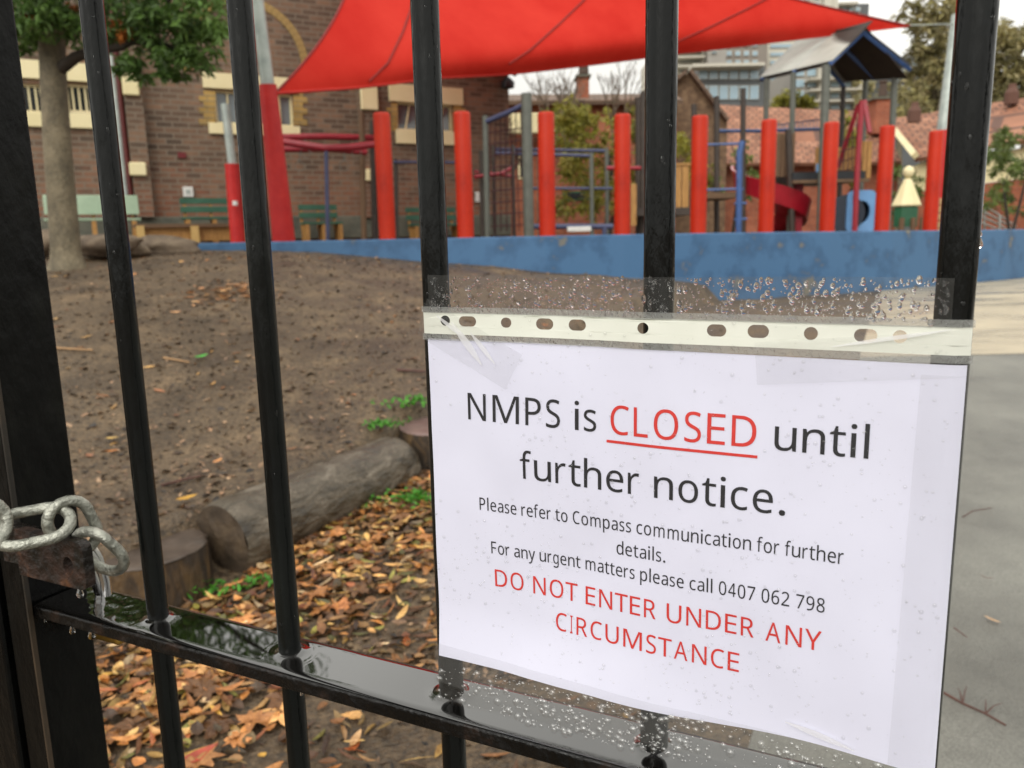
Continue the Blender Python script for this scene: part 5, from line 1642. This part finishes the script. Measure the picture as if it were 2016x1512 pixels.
# the tree beside the hall
T = thing('tree', at(132, 524, 7.5), 'smooth grey trunked leafy tree growing from the dirt slope', 'tree')
tp = [(134, 545, .22), (133, 524, .17), (131, 508, .142), (129, 490, .13), (122, 400, .122), (114, 300, .117), (107, 200, .113), (103, 130, .11), (100, 40, .112), (96, -80, .105), (98, -220, .09), (110, -380, .07)]
MB().tube([at(x, y, 7.5) for x, y, _ in tp], [r_ for *_, r_ in tp], 28, wob=.07).build('trunk', M_bark, T, smooth=True)
br = [[(112, 140, 7.5, .06), (150, 112, 7.42, .05), (180, 102, 7.4, .04), (240, 92, 7.3, .032), (292, 66, 7.2, .025), (325, 18, 7.1, .02), (350, -40, 7, .015)],
      [(100, 60, 7.5, .05), (60, 0, 7.3, .035), (10, -60, 7.2, .02)], [(98, -40, 7.5, .06), (170, -120, 7.3, .045), (280, -220, 7.1, .03), (380, -300, 7, .02)],
      [(98, -200, 7.5, .05), (40, -330, 7.5, .03), (-20, -450, 7.4, .02)], [(205, 97, 7.36, .03), (238, 60, 7.5, .022), (262, 10, 7.6, .015), (300, -60, 7.7, .01)],
      [(260, 84, 7.25, .02), (330, 90, 7.1, .013), (400, 96, 7.0, .008)]]
for b in br:
    MB().tube([at(x, y, Y) for x, y, Y, _ in b], [q[3] for q in b], 10, wob=.1).build('branch', M_barkd, T, smooth=True)
cl = []
for (x, y, Y, rx, rz, n) in ((60, 30, 7.2, .36, .2, 620), (20, 60, 7.3, .25, .17, 320), (120, 10, 7.1, .35, .2, 620), (165, 45, 7.6, .28, .18, 380), (60, 80, 7.5, .2, .1, 160), (225, 30, 7.3, .3, .22, 520), (290, 30, 7.0, .32, .22, 640), (350, 50, 7.1, .3, .2, 560), (400, 30, 7.0, .28, .24, 560), (425, 80, 7.0, .16, .18, 260), (310, 105, 7.1, .26, .14, 430), (365, 110, 7.0, .22, .15, 380), (270, 138, 7.2, .16, .08, 190), (345, 148, 7.1, .15, .07, 170), (235, 120, 7.3, .18, .08, 150), (245, 70, 7.4, .2, .14, 160),
                           (160, -90, 7.1, .6, .35, 600), (330, -80, 7, .6, .35, 600), (20, -90, 7.2, .6, .4, 500), (440, -120, 7.2, .5, .4, 420), (100, -230, 7.3, .8, .5, 700), (300, -250, 7.0, .8, .5, 700), (-80, -250, 7.3, .8, .5, 500), (450, -300, 7.2, .6, .5, 420), (200, -420, 7, .9, .6, 700), (0, -430, 7.3, .9, .5, 600), (400, -470, 7.1, .7, .5, 420), (130, -620, 7.4, .9, .6, 600), (300, -650, 7.2, .9, .6, 500), (-100, -600, 7.6, .9, .6, 400),
                           (-150, 0, 7.4, .5, .4, 300), (-200, -150, 7.4, .7, .5, 300), (60, -160, 7, .7, .5, 700), (240, -170, 6.9, .7, .45, 700), (200, -320, 6.9, .9, .5, 800), (30, -330, 7, .9, .5, 700), (380, -390, 6.9, .6, .5, 500), (330, -560, 6.8, .8, .6, 600), (80, -530, 7, .9, .6, 700), (220, -760, 7, 1, .6, 600), (20, -750, 7, 1, .6, 600)):
    cl.append((at(x, y, Y), rx, rz, n))
leaves(MB(), cl, .085, .34, .8).build('crown', M_leaf_dark, T)
cl = [(at(x, y, 7.1), .05, .05, 26) for x, y in ((228, 42), (250, 58), (150, 8), (60, 22), (240, 65))]
leaves(MB(), cl, .07, .4, .8, 8).build('autumn_leaves', foliage_mat('orange_leaves', ['9a5a26', 'b4713a']), T)


def gum(lbl, base, tops, clumps, size, m, name='gum_tree', seed=5, r0=.3, leaf=.36):
    b = at(*base)
    t = thing(name, Vector((b.x, b.y, 1)), lbl, 'tree')
    b.z = 1
    for i, tp_ in enumerate(tops):
        p = at(*tp_); mid = (b * .45 + p * .55) + Vector((R.uniform(-.4, .4), 0, .3))
        MB().tube([b, (b * .75 + mid * .25), mid, p], [r0, r0 * .8, r0 * .5, r0 * .12], 10, wob=.1).build('trunk' if i == 0 else 'limb', M_barkd if name != 'gum_tree' else M_bark, t, smooth=True)
    leaves(MB(), [(at(x, y, Y), rx, rz, n) for x, y, Y, rx, rz, n in clumps], size, leaf, .7, seed).build('crown', m, t)
    return t


def rc(n, x0, x1, y0, y1, Y, rx, rz, k, seed):
    r = random.Random(seed)
    return [(r.uniform(x0, x1), r.uniform(y0, y1), Y + r.uniform(-1.5, 1.5), rx * r.uniform(.7, 1.3), rz * r.uniform(.7, 1.3), k) for _ in range(n)]


gum('tall olive gum tree behind the leaning pole', (1830, 400, 42), [(1840, 60, 42), (1800, 150, 42), (1870, 120, 41)], rc(48, 1795, 1900, 18, 235, 42, 1.0, .8, 190, 1), .34, M_leaf_gum, seed=1)
gum('spreading olive gum tree above the tiled hall roof', (1990, 400, 40), [(1985, 60, 40), (2060, 90, 40), (1960, 150, 40)], rc(60, 1950, 2130, 50, 215, 40, 1.0, .8, 190, 2), .34, M_leaf_gum, seed=2)
gum('low olive bushy tree beside the brick chimney', (1765, 400, 38), [(1770, 210, 38)], rc(10, 1700, 1810, 170, 235, 38, .8, .55, 150, 3), .3, M_leaf_gum, seed=3)
gum('yellow green creeper covered tree against the orange house', (1190, 465, 20), [(1190, 260, 20), (1230, 220, 20)], rc(46, 1105, 1268, 212, 420, 20, .35, .4, 130, 4), .16, M_leaf_yel, 'shrub_tree', 4, .08)
gum('yellow green weeping shrub below the tower roof', (1665, 465, 18.5), [(1665, 300, 18.5)], rc(8, 1645, 1690, 262, 352, 18.5, .25, .3, 110, 5), .14, M_leaf_yel, 'shrub_tree', 5, .05)
gum('thin leaved shrub with olive foliage between the fifth and sixth posts', (1440, 465, 19), [(1440, 280, 19)], rc(9, 1400, 1500, 280, 380, 19, .3, .35, 60, 6), .14, M_leaf_mid, 'shrub_tree', 6, .05)
gum('green straggly shrub at the hall wall beyond the leaning pole', (1990, 465, 16), [(1990, 330, 16), (2010, 300, 16)], rc(26, 1945, 2060, 270, 420, 16, .3, .28, 90, 7), .12, M_leaf_mid, 'shrub_tree', 7, .04)
gum('green shrub below the white bargeboard behind the cubby', (1765, 465, 19), [(1765, 345, 19)], rc(8, 1735, 1850, 335, 410, 19, .3, .25, 100, 8), .13, M_leaf_mid, 'shrub_tree', 8, .05)
gum('olive shrub behind the fourth red post and timber platform', (1380, 465, 21), [(1385, 300, 21)], rc(8, 1335, 1400, 260, 350, 21, .3, .35, 90, 9), .15, M_leaf_yel, 'shrub_tree', 9, .05)
for lbl, x, y, rr in (('round clipped olive bush on the near side of the tiled roof', 1545, 202, 24), ('smaller round clipped olive bush beside its larger neighbour', 1588, 204, 17)):
    p = at(x, y, 34); t = thing('clipped_bush', Vector((p.x, p.y, 1)), lbl, 'bush')
    MB().tube([Vector((p.x, p.y, 1)), p], .08, 8).build('trunk', M_barkd, t)
    r_ = rr / F * 34
    leaves(MB(), [(p + Vector((R.gauss(0, .3), R.gauss(0, .3), R.gauss(0, .15))) * r_, r_ * .75, r_ * .7, 130) for _ in range(10)], .16, .5, .2, x).build('crown', M_leaf_yel, t)


def bare(lbl, x, y, Y, htop, spread, seed):
    """leafless tree: recursive forks of thin twigs"""
    r = random.Random(seed)
    b = at(x, y, Y)
    t = thing('bare_tree', b, lbl, 'tree')
    mb = MB()
    H_ = at(x, htop, Y).z - b.z

    def grow(p, d, L, rad_, n):
        q = p + d * L * .5 + Vector((r.gauss(0, .05), r.gauss(0, .05), 0)) * L
        e = q + (d + Vector((r.gauss(0, .12), r.gauss(0, .12), .05))).normalized() * L * .5
        mb.tube([p, q, e], [rad_, rad_ * .8, rad_ * .6], 5, cap=False)
        if n:
            for _ in range(r.choice((2, 3, 3))):
                grow(e, (d + Vector((r.gauss(0, spread), r.gauss(0, spread), r.uniform(-.05, .35)))).normalized(), L * r.uniform(.55, .8), rad_ * .58, n - 1)
    for k in range(3):
        grow(b, Vector((r.gauss(0, spread * .5), r.gauss(0, .2), 1)).normalized(), H_ * .33, .045, 4)
    mb.build('branches', M_twig, t)
    return t


bare('leafless twiggy tree behind the grey climbing frame', 1090, 300, 22, 112, .38, 11)
bare('leafless twiggy tree with fine branches beside the tall chimney', 1215, 300, 21, 100, .36, 12)
bare('leafless shrub of thin reddish stems by the rope net', 1000, 470, 16, 210, .3, 13)
bare('thin leafless sapling rising left of the tall chimney', 1120, 320, 23, 125, .3, 14)

# ---------------------------------------------------------------- rocks, logs and stumps
M_rock = mat('brown_rock', ['4a3f35', '665747', '7d6d59'], scale=6, detail=9, rough=.8, bump=.6, bscale=22)
for lbl, x, y, Y, sx, sy, sz in (('long low brown boulder just beyond the tree trunk', 205, 484, 8.3, .36, .25, .13), ('brown boulder touching the end of the blue wall', 318, 490, 9.0, .42, .26, .14), ('small dark boulder half buried behind the tree trunk', 95, 480, 8.6, .26, .2, .15), ('flat brown boulder between two larger boulders', 258, 494, 8.5, .2, .18, .1)):
    c = at(x, y, Y); bm = bmesh.new(); bmesh.ops.create_icosphere(bm, subdivisions=4, radius=1)
    mb = MB(); mb.v = []
    for v in bm.verts:
        p = v.co; k = 1 + .28 * noise.noise(p * 1.4 + Vector((x, y, 0))) + .1 * noise.noise(p * 4)
        mb.v.append((c.x + p.x * sx * k, c.y + p.y * sy * k, c.z + p.z * sz * k))
    mb.f = [tuple(v.index for v in f.verts) for f in bm.faces]; bm.free()
    tag(mb.build('boulder', M_rock, None, smooth=True, org=c), lbl, 'boulder', 'boulders edging the slope')

M_log = mat('grey_weathered_log', ['241e16', '3e3629', '584f42', '7a7164'], scale=3, detail=14, rough=.5, rvar=.15, bump=.7, bscale=9, stretch=(1.6, 4.5, 1), distort=.9, uv=True, speck=(30, .7, 1.3))
M_logend = mat('cut_wood', ['2c2318', '45382a', '5a4a37'], scale=12, detail=9, rough=.7, bump=.4)
M_stumptop = mat('wet_grey_stump_top', ['372d25', '4c4037', '5c4f44'], scale=7, detail=9, rough=.45, bump=.25)
M_purp = mat('wet_purple_stump_top', ['4e3c3a', '65504c', '745e58'], scale=6, detail=8, rough=.4, bump=.2)
M_stumpside = mat('rotten_stump_side', ['17120d', '33271a', '5a4428', '7a6038'], scale=6, detail=10, rough=.7, bump=.9, bscale=18, stretch=(2, 2, .7), lo=.34, hi=.8, distort=.8)
RL = .148
ca_, cb_ = LOG_A + LN * .12 + Vector((0, 0, RL + .005)), LOG_B + LN * .12 + Vector((0, 0, RL + .01))
L = thing('log', (ca_ + cb_) / 2, 'long grey weathered log edging the dirt slope between two stumps', 'log')
ax = (cb_ - ca_); n = 60
u = ax.normalized(); s_ = LN - u * LN.dot(u); s_.normalize(); w_ = u.cross(s_)
mb = MB(); SEG = 56
for i in range(n + 1):
    for k in range(SEG):
        a = 2 * math.pi * k / SEG
        r_ = RL * (1.0 + .05 * noise.noise(Vector((math.cos(a) * 1.5, math.sin(a) * 1.5, i * .06))) + .015 * noise.noise(Vector((math.cos(a) * 9, math.sin(a) * 9, i * .12))))
        e = min(i, n - i)
        if e < 2:
            r_ *= 1 - .035 * (2 - e)
        mb.v.append(ca_ + ax * i / n + (s_ * math.cos(a) + w_ * math.sin(a)) * r_)
mb.f = [(i * SEG + k, i * SEG + (k + 1) % SEG, (i + 1) * SEG + (k + 1) % SEG, (i + 1) * SEG + k) for i in range(n) for k in range(SEG)]
ends = [[Vector(p) for p in mb.v[:SEG]], [Vector(p) for p in mb.v[-SEG:]]]
for fi in range(len(mb.f)):
    i, k = divmod(fi, SEG)
    mb.uv[fi] = [(i * .025, k / SEG), (i * .025, (k + 1) / SEG), (i * .025 + .025, (k + 1) / SEG), (i * .025 + .025, k / SEG)]
mb.build('bark', M_log, L, smooth=True)
for ring, sg in ((ends[0], -1), (ends[1], 1)):
    mb = MB(); c = sum(ring, Vector()) / SEG
    vs = [c + (p - c) * f_ + u * sg * (.001 + .008 * noise.noise(p * 30 * f_)) for f_ in (1.0, .8, .55, .3) for p in ring] + [c]
    fs = [(j * SEG + k, j * SEG + (k + 1) % SEG, (j + 1) * SEG + (k + 1) % SEG, (j + 1) * SEG + k) for j in range(3) for k in range(SEG)]
    fs += [(3 * SEG + k, 3 * SEG + (k + 1) % SEG, 4 * SEG) for k in range(SEG)]
    mb.add(vs, fs); mb.build('cut_end', M_logend, L, smooth=True)


def stump(lbl, c, r, h, mt, ms, seed, tilt=(0, 0)):
    t = thing('tree_stump', c, lbl, 'stump')
    mb = MB(); SEG = 48; rings = 10; top = []
    for i in range(rings + 1):
        z = h * i / rings - .1 * (1 - i / rings)
        for k in range(SEG):
            a = 2 * math.pi * k / SEG
            r_ = r * (1.06 - .06 * i / rings) * (1 + .07 * noise.noise(Vector((math.cos(a) * 1.2, math.sin(a) * 1.2, seed))) + .05 * noise.noise(Vector((math.cos(a) * 7, math.sin(a) * 7, seed + i * .1))))
            x_, y_ = r_ * math.cos(a), r_ * math.sin(a)
            mb.v.append(Vector(c) + Vector((x_, y_, z + (tilt[0] * x_ + tilt[1] * y_) * i / rings)))
    mb.f = [(i * SEG + k, i * SEG + (k + 1) % SEG, (i + 1) * SEG + (k + 1) % SEG, (i + 1) * SEG + k) for i in range(rings) for k in range(SEG)]
    top = [Vector(p) for p in mb.v[-SEG:]]
    mb.build('side', ms, t, smooth=True)
    mb = MB(); cc = sum(top, Vector()) / SEG
    vs = [cc + (p - cc) * f_ + Vector((0, 0, .004 + .006 * noise.noise(p * 14 * f_))) for f_ in (1.005, .97, .75, .45, .2) for p in top] + [cc + Vector((0, 0, .004))]
    vs[:SEG] = [p - Vector((0, 0, .003)) for p in vs[:SEG]]
    fs = [(j * SEG + k, j * SEG + (k + 1) % SEG, (j + 1) * SEG + (k + 1) % SEG, (j + 1) * SEG + k) for j in range(4) for k in range(SEG)]
    fs += [(4 * SEG + k, 4 * SEG + (k + 1) % SEG, 5 * SEG) for k in range(SEG)]
    mb.add(vs, fs); mb.build('cut_top', mt, t, smooth=True)
    return t


p = onplane(283, 1078, .2); S1 = Vector((p.x, p.y, 0))
stump('low grey cut stump at the near end of the log behind the padlock', S1, .205, .2, M_stumptop, M_stumpside, 3)
p = onplane(868, 838, .30); S2 = Vector((p.x, p.y, 0))
stump('purplish flat topped stump at the far end of the log', S2, .21, .30, M_purp, M_stumpside, 8)

# ---------------------------------------------------------------- fallen leaves, chips, weeds, twigs
M_litter = mat('leaf_litter', ['b8a890', 'ffffff'], scale=45, rough=.42, attr=True, transl=.08, spec=.5, bump=.2, bscale=200)
PAL = ['a87440', '9c6a38', 'b98f58', '8a5c32', '6a482a', 'bf9c62', 'a8843e', '7a5634', 'c4a468', '8c5230', 'b07a44', '5a3c26', 'b47a44', 'a37c50', '878340', 'ccb28c', '84643f', '6e5a38', '4e3826']


def lcol(r, pal=PAL):
    c = lin(r.choice(pal)); g = r.choice((.4, .65, .9, 1.1, 1.4, 1.7, 2.1)) * r.uniform(.85, 1.1)
    return (c[0] * g, c[1] * g, c[2] * g, 1)


def lance(mb, c, ang, L, W, tilt, roll, curl, col):
    """a slender leaf of four stations lying at c"""
    d = Vector((math.cos(ang) * math.cos(tilt), math.sin(ang) * math.cos(tilt), math.sin(tilt)))
    s = Vector((-math.sin(ang), math.cos(ang), 0)) * math.cos(roll) + Vector((0, 0, 1)) * math.sin(roll)
    up = d.cross(s)
    vs = []
    for t, w in ((0, .05), (.2, .75), (.5, 1), (.8, .6), (1, .02)):
        m = c + d * L * (t - .5) + up * curl * L * (4 * (t - .5) ** 2)
        vs += [m + s * W * w * .5 + up * W * .14 * w, m, m - s * W * w * .5 + up * W * .14 * w]
    fs = []
    for i in range(4):
        k = 3 * i
        fs += [(k, k + 3, k + 4, k + 1), (k + 1, k + 4, k + 5, k + 2)]
    mb.add(vs, fs, col)


def plane_leaf(c, ang, r_, col, seed, tilt=0, mb=None):
    """a broad lobed leaf"""
    rr = random.Random(seed)
    mb = mb or MB()
    rim = []
    lob = [(-150, .55), (-118, .36), (-95, .8), (-70, .5), (-48, .92), (-24, .55), (0, 1.05), (24, .55), (48, .92), (70, .5), (95, .8), (118, .36), (150, .55), (180, .22)]
    out = []
    for i in range(len(lob)):
        a0, r0 = lob[i]; a1, r1 = lob[(i + 1) % len(lob)]
        if a1 < a0:
            a1 += 360
        for k in range(3):
            t = k / 3
            out.append((a0 + (a1 - a0) * t, (r0 + (r1 - r0) * t) * rr.uniform(.9, 1.06)))
    vs = [c]
    for f_ in (.35, .7, 1.0):
        for a, q in out:
            t = rad(a) + ang; x_, y_ = math.cos(t) * q * r_ * f_, math.sin(t) * q * r_ * f_
            z = .16 * r_ * noise.noise(Vector((x_ / r_ * 1.6, y_ / r_ * 1.6, seed))) * f_ * 2 + .05 * r_ * abs(math.sin(rad(a) * 3.7)) * f_ + x_ * tilt
            vs.append(c + Vector((x_, y_, z + .05 * r_)))
    n = len(out)
    fs = [(0, 1 + k, 1 + (k + 1) % n) for k in range(n)]
    for j in range(2):
        fs += [(1 + j * n + k, 1 + (j + 1) * n + k, 1 + (j + 1) * n + (k + 1) % n, 1 + j * n + (k + 1) % n) for k in range(n)]
    mb.add(vs, fs, col)
    st = c + Vector((math.cos(ang + math.pi), math.sin(ang + math.pi), 0)) * r_ * .22 + Vector((0, 0, .05 * r_))
    mb.tube([st, st - Vector((math.cos(ang), math.sin(ang), 0)) * r_ * .55], .0012, 5, col=col)
    return mb


r = random.Random(21)
mb = MB(); cnt = 0
while cnt < 5200:
    s = -abs(r.expovariate(1 / .75)) + .0
    q = r.uniform(-1.2, 2.6)
    p = LOG_A + LD * q + LN * s
    if s < -2.2 or p.x > path_x(p.y) + .12 or p.y < .55:
        continue
    dn = noise.noise(Vector((p.x * 2.2, p.y * 2.2, 5))) * .5 + .5
    keep = (1 if s > -.55 else .7 if s > -1.0 else .38) * ss(.25, .6, dn + (.35 if s > -.6 else .03))
    if r.random() > keep:
        continue
    c = Vector((p.x, p.y, gz_n(p.x, p.y) + .004 + .022 * r.random() * keep))
    kind = r.random()
    if kind < .50:
        lance(mb, c, r.uniform(0, 6.28), r.uniform(.05, .10), r.uniform(.011, .02), r.gauss(0, .1), r.gauss(0, .25), r.uniform(-.12, .22), lcol(r))
    elif kind < .95:
        lance(mb, c, r.uniform(0, 6.28), r.uniform(.03, .06), r.uniform(.018, .034), r.gauss(0, .13), r.gauss(0, .25), r.uniform(-.15, .3), lcol(r))
    else:
        plane_leaf(c, r.uniform(0, 6.28), r.uniform(.035, .075), lcol(r, ['a87444', '98683c', 'b58a58', '8a6038']), r.random() * 50, r.gauss(0, .15), mb)
    cnt += 1
o = mb.build('fallen_leaves', M_litter, None, smooth=False)
tag(o, 'thick litter of brown, orange and yellow leaves in front of the log', 'leaf litter', kind='stuff')
mb = MB(); cnt = 0
while cnt < 420:
    x, y = r.uniform(-5, 1.6), r.uniform(2.4, 9)
    if (Vector((x, y, 0)) - LOG_A).dot(LN) < .3 or x > path_x(y) or y > wall_y(x) - .1 or r.random() > .4 + .6 * noise.noise(Vector((x * 1.1, y * 1.1, 2))):
        continue
    c = Vector((x, y, gz_n(x, y) + .006))
    lance(mb, c, r.uniform(0, 6.28), r.uniform(.03, .09), r.uniform(.012, .028), r.gauss(0, .12), r.gauss(0, .3), r.uniform(-.1, .2), lcol(r, ['b07a48', 'a06a40', '8a5c3c', '7a5238', 'b08a54', '6a4c38', 'c09a60']))
    cnt += 1
for k in range(150):      # the drift of pale bark chips half way up the slope
    x, y = at(r.gauss(455, 42), 590, 6.3).x, r.gauss(6.25, .2)
    lance(mb, Vector((x, y, gz_n(x, y) + .008)), r.gauss(0, .6), r.uniform(.04, .09), r.uniform(.014, .03), r.gauss(0, .1), r.gauss(0, .3), .05, lcol(r, ['b58a62', 'a87850', 'c09a70']))
o = mb.build('scattered_leaves', M_litter, None)
tag(o, 'sparse scattered leaves and bark chips on the dirt slope', 'leaf litter', kind='stuff')
mb = MB(); cnt = 0
while cnt < 15000:
    y = 2.0 + 6.9 * r.random() ** 1.6; x = r.uniform(-.75, .3) * y * .9
    if x > path_x(y) or y > wall_y(x) - .05:
        continue
    c = Vector((x, y, gz_n(x, y) + .003)); a = r.uniform(0, 6.28); L_ = r.choice([.01, .014, .02, .03, .045]) * r.uniform(.7, 1.2); w = r.uniform(.25, .6) * L_
    lance(mb, c, a, L_, w, r.gauss(0, .3), r.gauss(0, .4), 0, lcol(r, ['4a3828', '7c6450', '3c2e20', '927a62', '34281c', '806650']))
    cnt += 1
while cnt < 18500:
    s = -2.2 * r.random(); p = LOG_A + LD * r.uniform(-1.2, 2.4) + LN * s
    c = Vector((p.x, p.y, gz_n(p.x, p.y) + .003)); L_ = r.uniform(.006, .025)
    cnt += 1
    if p.x < path_x(p.y) and p.y > .5:
        lance(mb, c, r.uniform(0, 6.28), L_, L_ * r.uniform(.3, .6), r.gauss(0, .3), r.gauss(0, .4), 0, lcol(r, ['3a2e24', '55432f', '2c241c', '6a5540']))
o = mb.build('mulch_chips', M_litter, None)
tag(o, 'dark wet mulch chips covering the dirt', 'mulch', kind='stuff')


def one_leaf(lbl, px, py, z, r_, col, seed, broad=True, ang=None, name='fallen_leaf'):
    p = hit(px, py, .018)
    a = r.uniform(0, 6.28) if ang is None else ang
    mb = MB(); c = lin(col)
    if broad:
        plane_leaf(p, a, r_, c, seed, 0, mb)
    else:
        lance(mb, p, a, r_ * 2, r_ * .7, .1, .2, .1, c)
    return tag(mb.build(name, M_litter, None, org=p), lbl, 'leaf')


one_leaf('largest orange lobed leaf lying under the gate rail', 385, 1345, 0, .085, 'cf8f5c', 1, ang=2.4)
one_leaf('tan lobed leaf beside the stile below the rail', 275, 1372, 0, .06, 'c58e58', 2, ang=.6)
one_leaf('pale orange lobed leaf crumpled near the stile foot', 290, 1300, 0, .055, 'cd975f', 3, ang=1.9)
one_leaf('orange lobed leaf in the litter behind the second bar', 665, 1195, 0, .06, 'c98450', 4, ang=.3)
one_leaf('peach lobed leaf touching the foot of the log', 620, 1095, 0, .055, 'cf9468', 5, ang=1.1)
one_leaf('bright yellow slim leaf on the dirt above the stump', 368, 981, .25, .04, 'd0a23c', 6, False, .5)
one_leaf('small orange curled leaf alone on the dirt slope', 428, 908, .3, .03, 'd89a62', 7, False, 1.2)
one_leaf('orange brown leaf on dirt beside the first bar', 222, 888, .3, .028, 'c07a34', 8, False, .2)
one_leaf('straw yellow leaf lying flat on dirt by the post', 222, 863, .35, .035, 'c8a860', 9, False, -.1)
one_leaf('vivid green leaf on the middle of the dirt slope', 396, 702, .55, .045, '4fc04a', 10, False, .8)
one_leaf('pale tan leaf lying on the grey asphalt', 1953, 1221, 0, .025, 'd8b48c', 11, False, 2.2)
one_leaf('red leaf lying in the litter below the rail', 390, 1490, 0, .05, 'b04a32', 12, False, .7)
one_leaf('pale curled leaf on bare soil near the rail foot', 700, 1455, 0, .03, 'd2a878', 13, False, 1.3)


def twig(lbl, pts, r_, m, side=()):
    P = []
    for (px, py) in pts:
        P.append(hit(px, py, r_ + .006))
    t = MB().tube(P, [r_ * (1 - .4 * i / len(P)) for i in range(len(P))], 8)
    for i, (dx, dy) in side:
        t.tube([P[i], P[i] + Vector((dx * .5, dy * .5, .012)), P[i] + Vector((dx, dy, .008))], [r_ * .5, r_ * .35, r_ * .15], 5)
    return tag(t.build('twig', m, None, smooth=True, org=P[0]), lbl, 'twig')


M_tw = mat('wet_red_twig', ['3a2018', '553024'], scale=20, rough=.5)
M_tw2 = mat('pale_stick', ['8a6a48', 'a5825a'], scale=20, rough=.6)
twig('dark red twig with side shoots lying on the asphalt', [(1858, 1364), (1895, 1385), (1940, 1405), (1980, 1428)], .004, M_tw, [(1, (.05, .07)), (1, (.02, .06)), (2, (.03, .05)), (2, (.06, .03))])
twig('short dark twig on the asphalt above the leaf', [(1878, 1236), (1904, 1255)], .0025, M_tw)
twig('thin curved twig on the asphalt beside the sleeve edge', [(1895, 1018), (1915, 1006), (1952, 1000)], .003, M_tw)
twig('tiny forked twig on the asphalt', [(1932, 1133), (1942, 1138), (1956, 1138)], .0022, M_tw)
twig('pale straight stick lying on the slope beside the stile', [(100, 684), (140, 687), (182, 689)], .008, M_tw2)
twig('pale stick on the dirt slope beside the green leaf', [(322, 704), (372, 713)], .007, M_tw2)
twig('reddish stick at the far side of the slope near the notice', [(782, 728), (842, 731)], .008, M_tw)
twig('reddish forked stick on the slope above the near stump', [(318, 955), (360, 945), (395, 937)], .006, M_tw, [(1, (.05, .08))])
twig('dark stick lying in the leaf litter beside the second bar', [(430, 1205), (490, 1180), (540, 1150)], .007, M_barkd)
twig('thin pale stick in the litter below the rail', [(375, 1445), (470, 1420), (560, 1395)], .004, M_tw2)

M_weed = foliage_mat('weed_green', ['3c7420', '4a8a2a', '5f9838'])


def weed(lbl, px, py, rx, n, sz):
    p = hit(px, py, .02)
    rr = random.Random(px)
    mb = MB()
    for k in range(n):
        q = p + Vector((rr.gauss(0, rx), rr.gauss(0, rx * .6), rr.uniform(-.01, .02)))
        lance(mb, q + Vector((0, 0, sz * .35)), rr.uniform(0, 6.28), sz * rr.uniform(.6, 1.2), sz * .5, rr.uniform(.1, 1.0), rr.gauss(0, .3), .1, (rr.uniform(.7, 1.3),) * 3 + (1,))
    return tag(mb.build('weed_clump', M_weed, None, org=p), lbl, 'weed')


weed('bright green weeds along the far foot of the log', 815, 985, .09, 150, .03)
weed('green weeds at the front foot of the purplish stump', 752, 840, .05, 80, .03)
weed('grass tuft behind the purplish stump top', 812, 795, .07, 90, .035)
weed('small green weeds between near stump and log end', 415, 1165, .05, 60, .028)
weed('green weeds against the cut face of the log', 520, 1150, .04, 40, .026)
